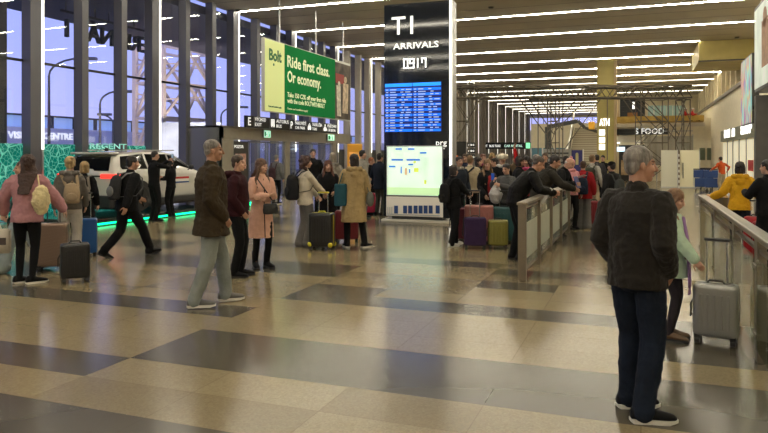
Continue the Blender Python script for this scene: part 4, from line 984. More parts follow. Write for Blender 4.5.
    if hs != 'none' and g('hood') != 'up':
        bm = B()
        e_ = {'short': 0, 'crop': -.004}.get(hs, .007)
        if hs == 'crop':
            ell(bm, HP(0, -.020, .044), (.0785, .092, .080), Hr); ell(bm, HP(0, -.050, -.008), (.068, .052, .062), Hr)
        elif hs == 'bald': ell(bm, HP(0, -.060, -.012), (.070, .042, .045), Hr)
        else:
            ell(bm, HP(0, -.022, .048), (.082+e_, .098+e_, .086+e_), Hr); ell(bm, HP(0, -.052, -.006), (.072+e_, .056+e_, .072+e_), Hr)
            for s in (-1, 1): tube(bm, [HP(s*.070, .012, .04), HP(s*.074, .006, .0)], [.014, .008], 8)
        if hs in ('long', 'longer'):
            ln = -.20 if hs == 'long' else -.30
            rings(bm, [(HP(0, -.03, .07), Hr @ V(1,0,0), Hr @ V(0,1,0), .07, .06), (HP(0, -.045, 0), Hr @ V(1,0,0), Hr @ V(0,1,0), .088, .062), (HP(0, -.075, -.10), axx, axy, .092, .052), (HP(0, -.07, 0)*.5+sp(.42, -.15)*.5+V(0,0,.0), axx, axy, .125, .05), (sp(.56+ln*.9, -.155-th), axx, axy, .075, .02)], 16)
            for s in (-1, 1): tube(bm, [HP(s*.062, .03, .05), HP(s*.082, .0, -.03), HP(s*.09, -.01, -.11), sp(.48, .04+th, s*.11), sp(.56+ln, .10+th*.5, s*.10)], [.018, .026, .03, .03, .016], 8)
        if hs == 'curly':
            rr2 = random.Random(int(pos.x*100))
            for i in range(40):
                a = rr2.uniform(0, 2*PI); zz = rr2.uniform(-.14, .12); rad = .10*math.sqrt(max(.05, 1-(zz/.17)**2)); y = math.sin(a)*rad-.03
                if y > .035 and zz < .06: continue
                ell(bm, HP(math.cos(a)*rad, y, zz), (.035, .035, .035), None, 8)
        if hs == 'bun': ell(bm, HP(0, -.12, .05), (.038, .038, .038), Hr, 10)
        if hs == 'pony': tube(bm, [HP(0, -.10, .03), HP(0, -.14, -.03), HP(0, -.12, -.16)], [.025, .03, .012], 8)
        if hs == 'bob':
            rings(bm, [(HP(0, -.03, .05), Hr @ V(1,0,0), Hr @ V(0,1,0), .088, .075), (HP(0, -.035, -.03), Hr @ V(1,0,0), Hr @ V(0,1,0), .096, .075), (HP(0, -.035, -.10), Hr @ V(1,0,0), Hr @ V(0,1,0), .092, .065)], 14)
        fuse('hair', bm, hmt, root, voxel=hv, smooth=1, wr=g('hw', .010 if hs in ('short', 'crop') else .018), wsize=.03)
    if g('cap'):
        bm = B(); ell(bm, HP(0, -.014, .058), (.088, .104, .078), Hr)
        if g('cap') == 'cap': rings(bm, [(HP(0, .07, .055), Hr @ V(1,0,0), Hr @ V(0,0,1), .07, .01), (HP(0, .15, .045), Hr @ V(1,0,0), Hr @ V(0,0,1), .05, .006)], 12)
        if g('cap') == 'fur':
            for i in range(26): a = 2*PI*i/26; ell(bm, HP(math.cos(a)*.105, math.sin(a)*.115-.01, .05+.02*math.sin(i*2.1)), (.045, .045, .045), None, 8)
        if g('cap') == 'bobble': ell(bm, HP(0, -.02, .16), (.04, .04, .04), None, 10); rings(bm, [(HP(0, -.012, .0), Hr @ V(1,0,0), Hr @ V(0,1,0), .09, .105), (HP(0, -.012, .05), Hr @ V(1,0,0), Hr @ V(0,1,0), .095, .11)], 14)
        if g('cap') == 'flap':
            for s in (-1, 1): ell(bm, HP(s*.09, -.01, -.02), (.03, .06, .08), Hr, 10)
        fuse('hat', bm, g('capm', BLK), root, voxel=hv, smooth=1, wr=.012, wsize=.03)
    if g('scarf'):
        bm = B()
        for i in range(14): a = 2*PI*i/14; ell(bm, sp(.545)+Rl @ V(math.cos(a)*.085, math.sin(a)*.085, .01*math.sin(i*2)), (.045, .045, .038), None, 8)
        fuse('scarf', bm, g('scarf'), root, voxel=vx, smooth=1, wr=.014, wsize=.04)
    bpy.context.view_layer.update()
    root_m = Matrix.Translation(root.location) @ Matrix.Rotation(rz, 4, 'Z') @ Matrix.Diagonal((h/1.775,)*3+(1,))
    return {'root': root, 'M': root_m, 'sp': sp, 'Rl': Rl, 'HP': HP, 'A': A, 'th': th, 'hc': hc, 'sw': sw, 'vx': vx}
def own(name, P, label, cat, group=None):
    """a carried thing: its own top-level object placed in the carrier's frame"""
    o = bpy.data.objects.new(name, None); C.objects.link(o); o.matrix_world = P['M']; tag(o, label, cat, group)
    return o
def backpack(P, m, label, w_=.15, h_=.42, d_=.09, front=False, m2=None, z=.27, straps=True, one=False, xo=0.0):
    t = own('backpack', P, label, 'backpack'); sp, th, Rl = P['sp'], P['th'], P['Rl']; s = -1
    off = -(.135+th+d_*.85); bm = B()
    rings(bm, [(sp(z-h_/2, off, xo), V(1,0,0), V(0,1,0), w_*.8, d_*.7), (sp(z-h_/2+.03, off, xo), V(1,0,0), V(0,1,0), w_, d_), (sp(z, off, xo), V(1,0,0), V(0,1,0), w_, d_*1.05), (sp(z+h_/2-.08, off, xo), V(1,0,0), V(0,1,0), w_*.92, d_*.9), (sp(z+h_/2-.02, off, xo), V(1,0,0), V(0,1,0), w_*.7, d_*.65), (sp(z+h_/2, off, xo), V(1,0,0), V(0,1,0), w_*.35, d_*.3)], 16)
    fuse('pack_body', bm, m, t, voxel=P['vx'], smooth=2, wr=.012, wsize=.09)
    bm = B(); ell(bm, sp(z-h_*.18, off-d_*.95, xo), (w_*.72, .035, h_*.22)); fuse('front_pocket', bm, m2 or m, t, voxel=P['vx'], smooth=2, wr=.006)
    bm = B(); tube(bm, [sp(z+h_/2-.02, off+.02, xo-.04), sp(z+h_/2+.035, off+.02, xo), sp(z+h_/2-.02, off+.02, xo+.04)], [.009]*3, 6); obj('carry_loop', bm, m, t, smooth=True)
    if straps:
        for s in ((-1, 1) if not one else (1,)):
            x_ = s*.115; bm = B()
            tube(bm, [sp(z+h_/2-.06, off+d_*.5, x_*.8+xo), sp(.515, -.09-th, x_), sp(.545, .0, x_), sp(.47, .12+th, x_), sp(.30, .135+th, x_*1.15), sp(.16, .04, s*(.175+th)), sp(.12, off+d_*.6, s*.14+xo)], [.024, .026, .026, .024, .020, .014, .012], 8, flat=.4, side=V(1,0,0))
            obj('shoulder_strap', bm, m2 or m, t, smooth=True)
    return t
def shoulder_bag(P, m, label, pos, size, name='handbag', strap=None, wr=.01, shape='box', handle=None):
    t = own(name, P, label, 'bag'); c = Vector(pos); a, b, h_ = size; bm = B()
    if shape == 'box': rings(bm, [(c+V(0,0,-h_/2), V(1,0,0), V(0,1,0), a*.9, b*.8), (c+V(0,0,-h_/2+.02), V(1,0,0), V(0,1,0), a, b), (c, V(1,0,0), V(0,1,0), a, b), (c+V(0,0,h_/2-.02), V(1,0,0), V(0,1,0), a*.95, b*.8), (c+V(0,0,h_/2), V(1,0,0), V(0,1,0), a*.85, b*.5)], 16)
    else: ell(bm, c, (a, b, h_/2))
    fuse('bag_body', bm, m, t, voxel=min(P['vx'], .011), smooth=1, wr=wr, wsize=.07)
    if strap: bm = B(); tube(bm, strap, [.011]*len(strap), 6); obj('bag_strap', bm, m, t, smooth=True)
    return t

M_CHR = mat('trolley_alu', (.6, .6, .6), rough=.25, metal=1); M_RUB = mat('wheel_rubber', (.02, .02, .02), rough=.6)
def suitcase(label, pos, phi, w_, h_, d_, m, handle=0.0, trim=None, ribs='v', group=None, corner=None, htop=None, soft=False, hm=None):
    los = math.atan2(-pos.x, pos.y); t = empty('suitcase', pos, los-R(phi), label, 'suitcase', group); z0 = .06
    bm = B(); n_ = 16; hw, hd = w_/2, d_/2; r_ = min(.05, d_*.25)
    box(bm, -hw, hw, -hd, hd, z0, h_)
    bmesh.ops.bevel(bm, geom=bm.edges[:], offset=r_, segments=4, affect='EDGES', profile=.6)
    shell = obj('shell', bm, m, t, smooth=True)
    if ribs == 'v':
        for sy in (-1, 1):
            bm = B()
            for i in range(5):
                x_ = (i-2)*w_*.15; box(bm, x_-w_*.035, x_+w_*.035, sy*hd-.006, sy*hd+.006, z0+h_*.14, h_*.84)
            bmesh.ops.bevel(bm, geom=bm.edges[:], offset=.005, segments=1, affect='EDGES'); obj('rib_panel', bm, m, t)
    if ribs == 'h':
        for sy in (-1, 1):
            bm = B()
            for i in range(12): z_ = z0+.05+(h_-z0-.1)*i/12; slab(bm, (-hw*.88, sy*hd-.005*sy-(.005 if sy > 0 else 0), z_), (1,0,.18), (0,0,1), w_*.88, .016, .01 if sy < 0 else -.01)
            obj('rib_panel', bm, m, t)
    bm = B(); box(bm, -hw-.003, hw+.003, -.012, .012, z0+.03, h_-.03); box(bm, -hw+.03, hw-.03, -.012, .012, h_-.003, h_+.003); obj('zip_seam', bm, trim or M_BLACK, t, bevel=.002)
    for sx in (-1, 1):
        for sy in (-1, 1):
            q = V(sx*(hw-.04), sy*(hd-.03), 0)
            wl = obj('wheel', cyl(B(), q+V(-.022, 0, .030), q+V(.022, 0, .030), .030, n=14), M_RUB, t)
            obj('wheel_housing', box(B(), q.x-.026, q.x+.026, q.y-.022, q.y+.022, .04, z0+.03), M_BLACK, wl, bevel=.006)
            if corner: bm = B(); ell(bm, (sx*(hw-.03), sy*(hd-.03), z0+.04), (.045, .045, .05)); obj('corner_guard', bm, corner, t, smooth=True)
    bm = B(); tube(bm, [(-.07, 0, h_), (-.055, 0, h_+.028), (.055, 0, h_+.028), (.07, 0, h_)], [.010]*4, 8); obj('carry_handle', bm, trim or M_BLACK, t, smooth=True)
    bm = B(); tube(bm, [(-hw, 0, z0+.18*h_+.1), (-hw-.025, 0, h_*.4), (-hw-.025, 0, h_*.62), (-hw, 0, h_*.72)], [.009]*4, 8); obj('side_handle', bm, trim or M_BLACK, t, smooth=True)
    if handle:
        bm = B(); hx = min(.085, hw*.5)
        for s in (-1, 1): cyl(bm, (s*hx, hd*.6, h_-.01), (s*hx, hd*.6, h_+handle), .008, n=8)
        cyl(bm, (-hx, hd*.6, h_+handle-.01), (hx, hd*.6, h_+handle-.01), .008, n=8)
        q = obj('telescopic_handle', bm, hm or M_CHR, t); bm = B(); tube(bm, [(-hx-.012, hd*.6, h_+handle), (hx+.012, hd*.6, h_+handle)], [.015, .015], 8); obj('grip', bm, trim or M_BLACK, q, smooth=True)
    return t

# ---- the foreground and left groups
W1 = cloth('jacket_brown_grey', (.016, .0135, .0105), sc=200, var=.12, sheen=.1)
P = person('tall grey haired man seen from behind in a dark brown jacket and blue jeans', gp(637, 4.42), 32, 1.745, dict(
    top=W1, hem=-.10, belly=.02, hair='short', hairm=H_GR, hyaw=38, hpit=2, legm=JEAN, fit=1, shoe=SHK, sole=SOLEW, skin=SKIN2, vox=.007, wr=.020, thick=.024, sleeve=.008,
    lf=(-.11, .08, 0, -35), rf=(.10, -.08, 0, -42), lh=(-.17, .08, .97), rh=(.18, .08, .97), lhp=(-.45, -1, 0), rhp=(.45, -1, 0), hw=.008))
P = person('girl in a mint green coat with long brown hair holding the silver suitcase', gp(670.5, 6.25), 96, 1.38, dict(
    fem=1, top=cloth('coat_mint', (.42, .55, .40)), hem=-.20, flare=.05, thick=.04, hair='longer', hairm=hairm('hair_light_brown', (.20, .11, .055)), hyaw=5, hpit=18, legm=cloth('trouser_dark', (.03, .025, .03)), fit=-1, shoe=SHB,
    rh=(.30, .36, .88), rhp=(.6, -.4, -1), lh=(-.24, .1, .85), vox=.009, curl=1.0, shirt=cloth('top_maroon', (.10, .02, .03))))
MINT = P
t = own('hair_ribbon', P, 'blue ribbon bow in the hair of the girl in mint', 'ribbon'); bm = B()
for s in (-1, 1): tube(bm, [P['HP'](.0, -.115, .05), P['HP'](s*.05, -.15, .02), P['HP'](s*.09, -.16, -.04)], [.008, .022, .006], 8, flat=.35)
obj('bow', bm, cloth('ribbon_blue', (.03, .14, .24)), t, smooth=True)
t = own('purple_scarf', P, 'lilac scarf with fringed ends hanging beside the girl in mint', 'scarf'); bm = B(); sp = P['sp']
rings(bm, [(sp(.50, .14, .02), V(1,0,0), V(0,1,0), .05, .02), (sp(.2, .20, .10), V(1,0,0), V(0,1,0), .06, .02), (sp(-.22, .22, .14), V(1,0,0), V(0,1,0), .075, .018), (sp(-.3, .22, .14), V(1,0,0), V(0,1,0), .075, .015)], 12)
obj('cloth', bm, cloth('scarf_lilac', (.22, .12, .26), var=.3), t, smooth=True)
bm = B()
for i in range(12): x_ = .07+.14*i/11; tube(bm, [sp(-.30, .22, x_), sp(-.38, .22+.01*math.sin(i), x_+.005*math.cos(i*3))], [.004, .003], 5)
obj('fringe', bm, cloth('scarf_lilac', (.22, .12, .26)), t, smooth=True)['kind'] = 'stuff'
sc_pos = gp(716, 6.12)
suitcase('silver ribbed suitcase with an extended handle beside the steel railing', sc_pos, 6, .37, .535, .23, mat('case_silver', (.33, .33, .31), rough=.32, metal=.55), handle=.39, ribs='v', hm=M_ALU)

COATB = cloth('coat_brown', (.040, .028, .015), sc=180, var=.15)
P = person('tall balding grey man in a long brown coat and pale jeans, facing right', gp(211, 7.65), 80, 1.87, dict(
    top=COATB, hem=-.20, flare=.03, thick=.034, sleeve=.012, hair='crop', hairm=H_GR, hyaw=8, legm=JEANL, fit=1, shoe=SHG, sole=SOLEW, skin=SKIN2, vox=.008, belly=.015,
    lf=(-.10, .18, 0, 4), rf=(.10, -.18, 0, -10), lh=(-.17, .10, .96), rh=(.17, .10, .96), lhp=(-.5, -1, 0), rhp=(.5, -1, 0), wr=.024))
P = person('man in a maroon hooded jacket and black trousers beside the pink coat woman', gp(237, 9.45), 100, 1.69, dict(
    top=cloth('hoodie_maroon', (.030, .006, .009)), hem=-.06, thick=.03, belly=.03, hood='down', hair='short', hairm=hairm('hair_brown2', (.05, .03, .018)), hyaw=10, legm=BLK, fit=0, shoe=SHK,
    lf=(-.10, .04, 0, 5), rf=(.10, -.02, 0, -5), lh=(-.17, .10, .97), rh=(.17, .10, .97), lhp=(-1, -1, 0), rhp=(1, -1, 0)))
PINKC = cloth('coat_pink_beige', (.62, .36, .27), sc=200)
P = person('woman in a long pale pink coat with folded arms and a black handbag', gp(261, 10.2), 158, 1.63, dict(
    fem=1, top=PINKC, hem=-.46, flare=.03, thick=.010, hair='long', hairm=hairm('hair_chestnut', (.11, .055, .028)), hyaw=-30, legm=BLK, fit=-1, shoe=SHK, boot=True, trim=BLK,
    lf=(-.09, .05, 0, 8), rf=(.09, -.02, 0, -12), lh=(.03, .18, 1.13), rh=(-.03, .20, 1.19), lhp=(-1, -.2, -.7), rhp=(1, -.2, -.7), lhd=(1, .1, .2), rhd=(-1, .1, .1), lhn=(0, 1, 0), rhn=(0, 1, 0)))
shoulder_bag(P, mat('bag_black', (.012, .012, .013), rough=.35), 'small black crossbody bag on the pink coat woman', (-.06, .25, .98), (.13, .045, .17), strap=[(-.15, .24, 1.04), (-.02, .19, 1.25), (.10, .08, 1.47), (.12, -.03, 1.49)])
# pink jacket woman, far left
P = person('woman in a pink puffer jacket and black leggings at the far left', gp(27, 8.95), 14, 1.69, dict(
    fem=1, top=cloth('puffer_pink', (.40, .20, .215), b=.2, sc=12), hem=-.10, thick=.034, sleeve=.012, hair='longer', hairm=hairm('hair_dark_brown', (.045, .020, .014)), hyaw=-68, legm=BLK, fit=-1, shoe=SHK, sole=SOLEW,
    lf=(-.10, .02, 0, -50), rf=(.08, -.05, 0, -58), lh=(-.34, .16, .98), rh=(.44, .22, .98), lhp=(-1, -.5, -.4), rhp=(1, -.8, -.4), wr=.03, ws=.12))
YB = cloth('bag_cream_yellow', (.62, .52, .30), var=.15)
t = shoulder_bag(P, YB, 'pale yellow backpack slung over the shoulder of the pink jacket woman', (.23, -.22, 1.17), (.115, .085, .42), name='backpack', strap=[(.20, -.17, 1.34), (.15, -.06, 1.50), (.17, .06, 1.47), (.22, .12, 1.25), (.2, -.12, 1.05)], shape='ell', wr=.05)
t = own('tote_bag', P, 'white tote bag hanging from the pink jacket woman\'s left hand', 'bag')
bm = box(B(), -.56, -.22, .02, .10, .42, .76); bmesh.ops.bevel(bm, geom=bm.edges[:], offset=.02, segments=2, affect='EDGES'); obj('bag_body', bm, cloth('tote_white', (.55, .50, .42)), t, smooth=True)
bm = B(); tube(bm, [(-.46, .06, .75), (-.40, .10, .92), (-.34, .06, .75)], [.008]*3, 6); obj('bag_handle', bm, cloth('tote_white', (.55, .50, .42)), t, smooth=True)
obj('print_patch', box(B(), -.40, -.27, .012, .02, .54, .64), mat('patch_dark', (.05, .035, .03)), t)
P = person('person in wide pale jeans walking behind the pink jacket woman', gp(23, 9.9), -88, 1.60, dict(
    fem=1, top=cloth('jacket_teal_dark', (.03, .08, .08)), legm=cloth('jeans_pale', (.30, .36, .38), sc=300), fit=2, shoe=SHB, hair='short', hyaw=-10, lf=(-.1, .30, 0, 0, -14), rf=(.1, -.34, .05, 0, 32), lh=(-.2, -.15, .90), rh=(.2, .25, .95)))
suitcase('rose gold ribbed suitcase standing left, behind the black cabin case', gp(53, 10.0), 8, .42, .70, .26, mat('case_rose', (.26, .185, .145), rough=.35, metal=.5), handle=.34, ribs='h', hm=M_BLACK)
suitcase('small black cabin suitcase beside the rose gold suitcase', gp(75, 9.05), -4, .36, .52, .24, mat('case_black', (.014, .014, .015), rough=.35), handle=0.0, ribs='v')
suitcase('bright blue suitcase with raised silver handle at the blond travellers', gp(85, 11.3), 4, .38, .64, .26, mat('case_blue', (.015, .10, .33), rough=.4), handle=.42, ribs='h')
P = person('blond person in a grey hoodie with a beige backpack before the white car', gp(70, 10.75), 8, 1.66, dict(
    fem=1, top=cloth('hoodie_grey', (.135, .12, .105)), hem=-.06, thick=.02, hood='down', hair='bun', hairm=H_BL, legm=cloth('trouser_cream', (.48, .44, .38)), fit=1, shoe=SHW, sole=SOLEW, lh=(-.26, .12, .88), rh=(.22, .2, .95)))
backpack(P, cloth('pack_beige', (.36, .27, .17)), 'beige backpack worn over the grey hoodie', w_=.13, h_=.34, z=.22, d_=.07, xo=.06)
P = person('blond woman in a black coat behind the blue suitcase', gp(84, 12.0), 20, 1.57, dict(
    fem=1, top=BLK, hem=-.30, flare=.02, thick=.02, hair='bob', hairm=hairm('hair_blond_dark', (.30, .20, .09)), legm=BLK, fit=-1, hyaw=-30))
backpack(P, cloth('pack_taupe', (.20, .17, .14)), 'small taupe backpack on the woman in the black coat', w_=.12, h_=.30, d_=.06, z=.20, xo=.08)
P = person('man striding right in black clothes before the white car', gp(127, 11.3), 62, 1.75, dict(
    top=BLK, hem=-.10, thick=.04, hair='short', hairm=H_DK, legm=BLK, fit=1, shoe=SHK, skin=SKIN2, lf=(-.07, -.36, .03, 0, 25), rf=(.08, .38, 0, 0, -10), pz=.885, lean=7, hyaw=10, lh=(-.25, .34, .98), rh=(.27, -.16, .88), kp=(0, 1, 0)))
backpack(P, cloth('pack_dark', (.03, .03, .032)), 'dark backpack on the man striding right', w_=.15, h_=.42, d_=.08, m2=mat('pack_logo', (.14, .14, .14)))
P = person('man in a black suit lifting a phone with both hands beside the car', gp(154, 17.2), 62, 1.80, dict(
    top=BLK, hem=-.10, hair='crop', hairm=H_DK, legm=BLK, lh=(-.05, .42, 1.52), rh=(.07, .42, 1.50), lhp=(-1, -.2, -1), rhp=(1, -.2, -1), hpit=5))
t = own('phone', P, 'phone held up by the man in the black suit', 'phone'); obj('case', box(B(), -.04, .06, .50, .512, 1.54, 1.70), M_BLACK, t, bevel=.004); obj('screen', box(B(), -.035, .055, .497, .50, 1.55, 1.69), mat('phone_screen', (.2, .3, .4), emit=.6), t)
P = person('shorter man in black with a white collar standing at the car', gp(171, 18.5), -60, 1.60, dict(
    top=BLK, hem=-.08, hair='short', hairm=H_DK, legm=BLK, shirt=SHW, lh=(-.05, .30, 1.15), rh=(.10, .30, 1.2), hyaw=-10))

# ---- group by the doors
P = person('person in a grey jacket with a rucksack by the nearer sliding doors', gp(276, 23.3), 35, 1.70, dict(top=cloth('jacket_grey', (.14, .14, .14)), thick=.03, hair='short', hairm=H_GR, legm=BLK, fit=-1, sole=SOLEW, lh=(-.2, .25, 1.1)))
backpack(P, cloth('pack_maroon', (.05, .025, .03)), 'dark maroon rucksack on the person in the grey jacket', z=.15)
P = person('tall man in black facing the hall before the farther sliding doors', gp(313, 19.5), 175, 1.86, dict(top=BLK, hair='short', hairm=H_DK, legm=BLK, thick=.02))
P = person('person in a pale grey fur-hooded coat behind the tan parka', gp(333, 16), 10, 1.74, dict(fem=1, top=cloth('fur_grey', (.24, .22, .19)), hood='down', thick=.03, hair='bob', hairm=hairm('hair_ash', (.26, .22, .17)), legm=BLK, fit=-1))
P = person('woman in a cream jacket with curly hair, hand on the black and yellow suitcase', gp(305, 12.5), 72, 1.67, dict(
    fem=1, top=cloth('jacket_cream', (.56, .50, .40)), hem=-.13, thick=.02, hair='curly', hairm=hairm('hair_curl', (.055, .022, .016)), legm=cloth('trouser_grey', (.13, .12, .11)), fit=2, shoe=SHK,
    lh=(-.2, .3, 1.0), rh=(.02, .42, 1.02), rhp=(1, -.6, -.8), hyaw=5, rf=(.08, .06, 0), lf=(-.08, -.05, 0)))
backpack(P, cloth('pack_black_big', (.014, .014, .016)), 'large black backpack on the woman in the cream jacket', w_=.17, h_=.50, d_=.12, z=.22)
YE = mat('case_yellow', (.62, .55, .03), rough=.45)
suitcase('black suitcase with yellow trim and corners beside the cream jacket woman', gp(322, 12.15), 20, .44, .66, .26, mat('case_black2', (.012, .012, .012), rough=.4), handle=.36, trim=YE, corner=YE, ribs='v', hm=M_CHR)
P = person('brown haired woman in black facing the camera between the cream jacket and tan parka', gp(328, 13.4), 172, 1.58, dict(fem=1, top=BLK, hem=-.3, thick=.03, hair='longer', hairm=H_RD, legm=BLK, fit=-1, lh=(-.1, .28, 1.1), rh=(.15, .25, 1.05)))
P = person('dark haired woman in a tan hooded parka seen from behind', gp(354, 12.4), -8, 1.70, dict(
    fem=1, top=cloth('parka_tan', (.36, .26, .125)), hem=-.46, flare=.03, thick=.045, sleeve=.01, hood='down', hair='bob', hairm=H_DK, legm=BLK, fit=0, shoe=SHK, sole=SOLEW, lf=(-.13, .04, 0, 10), rf=(.20, -.03, 0, -50), hyaw=-30, wr=.025,
    lh=(-.2, .28, 1.0), rh=(.28, .12, .92)))
shoulder_bag(P, cloth('bag_teal', (.02, .075, .10)), 'dark teal bag hanging on the left shoulder of the tan parka', (-.27, -.10, 1.02), (.125, .07, .42), name='shoulder_bag', strap=[(-.30, -.1, 1.2), (-.20, -.03, 1.50), (-.24, .04, 1.2)])
shoulder_bag(P, cloth('bag_sage', (.13, .13, .11)), 'grey green hat-like bag at the right hip of the tan parka', (.30, -.08, .93), (.08, .05, .30), name='shoulder_bag', shape='ell', strap=[(.28, -.08, 1.05), (.22, 0, 1.25)])
suitcase('dark red suitcase standing behind the legs of the tan parka woman', gp(347, 13.2), 5, .46, .62, .28, mat('case_red', (.16, .012, .02), rough=.5), ribs='h')
P = person('man in a light grey jacket right of the entrance vestibule', gp(362, 18.2), 60, 1.83, dict(top=cloth('jacket_lgrey', (.30, .28, .24)), hair='crop', hairm=H_DK, legm=GREYC, thick=.02, lh=(-.2, .25, 1.05)))
P = person('auburn haired person in black with a bright blue bag near the totem', gp(371, 19.6), 120, 1.62, dict(fem=1, top=BLK, hair='short', hairm=hairm('hair_orange', (.35, .10, .03)), legm=BLK))
shoulder_bag(P, cloth('bag_blue', (.02, .10, .40)), 'bright blue bag carried near the totem', (.0, .28, 1.0), (.15, .08, .28), strap=[(-.08, .25, 1.1), (0, .15, 1.45)])
suitcase('crimson suitcase standing between the tan parka and the totem', gp(368, 19.3), 10, .46, .62, .28, mat('case_crimson', (.42, .015, .06), rough=.5), ribs='h')
P = person('dark clothed person standing just left of the totem', gp(379.5, 18.9), 40, 1.74, dict(top=cloth('coat_navy', (.015, .02, .035)), hem=-.2, hair='short', hairm=H_DK, legm=cloth('trouser_olive', (.05, .05, .04)), thick=.02))

# ---- queue at the centre
P = person('short person in black with a backpack right of the totem', gp(453, 12.6), 50, 1.50, dict(fem=1, top=BLK, hem=-.12, thick=.03, hair='bob', hairm=H_DK, legm=BLK, fit=1, shoe=SHW, sole=SOLEW, lf=(-.1, .16, 0, 0), rf=(.1, -.12, 0, 0), rh=(.10, .42, 1.15)))
backpack(P, BLK2, 'black backpack on the short person right of the totem', z=.22)
suitcase('dark red suitcase just behind the short person in black', gp(461, 13.3), 0, .40, .66, .26, mat('case_wine', (.10, .01, .02), rough=.6), handle=.3, ribs='h')
suitcase('salmon pink suitcase behind the purple one', gp(479, 12.95), 3, .55, .74, .28, mat('case_salmon', (.32, .12, .10), rough=.4), ribs='v')
suitcase('dark purple suitcase with raised handle in the queue', gp(475, 12.25), -3, .40, .57, .24, cloth('case_purple', (.045, .025, .07)), handle=.48, ribs='h')
suitcase('olive yellow suitcase in the queue left of the barrier', gp(498, 12.3), 0, .36, .52, .24, mat('case_olive', (.20, .18, .035), rough=.45), ribs='v')
suitcase('teal suitcase behind the olive yellow one', gp(504, 13.0), 4, .42, .70, .26, mat('case_teal', (.015, .07, .075), rough=.45), handle=.3, ribs='v')
P = person('smiling blond-brown woman in a black jacket and red top behind the suitcases', gp(487, 13.8), 150, 1.60, dict(fem=1, top=BLK, hair='longer', hairm=H_DB, legm=BLK, shirt=cloth('top_red', (.28, .02, .02)), thick=.02, lh=(-.05, .3, 1.0), rh=(.2, .25, 1.0), hyaw=25))
P = person('person in a cream coat seen from behind in the crowd', gp(470, 15.6), 20, 1.68, dict(top=cloth('coat_cream', (.46, .38, .25)), thick=.04, hair='short', hairm=H_DB, legm=BLK))
backpack(P, BLK2, 'dark backpack on the cream coat in the crowd', z=.22, xo=-.12)
P = person('person with grey fur hood right of the totem edge', gp(459, 15.0), 150, 1.66, dict(fem=1, top=cloth('coat_dkblue', (.02, .025, .035)), hair='short', hairm=H_DK, scarf=cloth('fur_trim', (.25, .22, .19)), legm=BLK, thick=.03))
P = person('red haired person with a magenta scarf in the crowd', gp(483, 17.0), 170, 1.72, dict(fem=1, top=BLK, hair='short', hairm=H_RD, scarf=cloth('scarf_magenta', (.25, .03, .10)), legm=BLK))
P = person('person in a big white fur hat in the crowd', gp(502, 15.0), 165, 1.72, dict(fem=1, top=BLK, hair='short', hairm=H_BL, cap='fur', capm=cloth('fur_white', (.62, .56, .44)), legm=BLK, scarf=SHW))
P = person('person in black raising a blue phone beside the grey plastic bag', gp(507, 13.3), -150, 1.52, dict(fem=1, top=cloth('jacket_dgrey', (.08, .08, .08)), hair='short', hairm=H_DK, legm=BLK, rh=(.12, .38, 1.40), rhp=(1, -.3, -1), lh=(-.05, .35, 1.3), lhp=(-1, -.3, -1), thick=.03, hpit=10))
t = own('phone', P, 'blue phone held up in the crowd', 'phone'); obj('case', box(B(), .07, .15, .44, .452, 1.42, 1.57), mat('phone_blue', (.02, .08, .4), rough=.3, emit=.2), t, bevel=.004)
t = own('plastic_bag', P, 'grey white plastic bag held in front of the crowd', 'bag'); bm = B()
c = V(.12, .30, 1.14); tube(bm, [c+V(0,0,.20), c+V(0,0,.08), c+V(0,0,-.05), c+V(0,0,-.16)], [.03, .10, .16, .12], 14); fuse('bag_body', bm, mat('plastic_grey', (.42, .40, .38), rough=.35), t, voxel=.012, smooth=1, wr=.03, wsize=.08)
bm = B(); tube(bm, [c+V(-.03,0,.18), c+V(0,0,.30), c+V(.03,0,.18)], [.01]*3, 6); obj('bag_handle', bm, mat('plastic_grey', (.42, .40, .38), rough=.35), t, smooth=True)
P = person('person in pink raising a red sleeved arm above the crowd', gp(527, 14.6), -150, 1.66, dict(fem=1, top=cloth('coat_red2', (.42, .012, .015)), hair='curly', hairm=H_DK, legm=BLK, rh=(.32, .06, 2.02), rhp=(1, 0, 0), rhd=(0, 0, 1), scarf=cloth('scarf_pink', (.5, .08, .18))))
LEATH = mat('leather_black', (.006, .0055, .005), spec=.15, rough=.6, var=.1)
P = person('heavy man with cropped hair in a black leather jacket leaning on the barrier', gp(518, 10.9), 80, 1.78, dict(
    top=LEATH, hem=-.06, thick=.015, sleeve=.01, belly=.03, hair='crop', hairm=hairm('hair_crop', (.06, .045, .035)), legm=BLK, fit=0, lean=30, py=-.04, hpit=20, lh=(-.10, .56, 1.10), rh=(.22, .52, 1.10), lhp=(-1, -.4, -.8), rhp=(1, -.4, -.8), lf=(-.1, -.06, 0), rf=(.12, .02, 0), skin=SKIN2))
t = own('paper_sheet', P, 'white folded papers under the arm of the leather jacket man', 'papers'); obj('sheet', slab(B(), (.30, .30, .95), (0, .5, .8), (.2, .8, -.5), .28, .05, .006), SHW, t)
P = person('dark haired man in olive leaning on the barrier, second along', gp(541, 12.4), 80, 1.76, dict(top=cloth('jacket_olive', (.026, .023, .017)), thick=.03, hair='short', hairm=H_DK, legm=BLK, lean=26, py=-.06, hpit=10, lh=(-.10, .58, 1.10), rh=(.2, .55, 1.10), lhp=(-1, -.4, -.8), rhp=(1, -.4, -.8), skin=SKIN2, hyaw=8))
P = person('older balding man in dark clothes reading a blue folder at the barrier', gp(556, 13.9), 105, 1.70, dict(top=BLK, thick=.03, hair='bald', hairm=H_LG, legm=BLK, lean=20, hpit=28, lh=(-.14, .42, 1.16), rh=(.14, .42, 1.16), lhp=(-1, -.4, -.8), rhp=(1, -.4, -.8)))
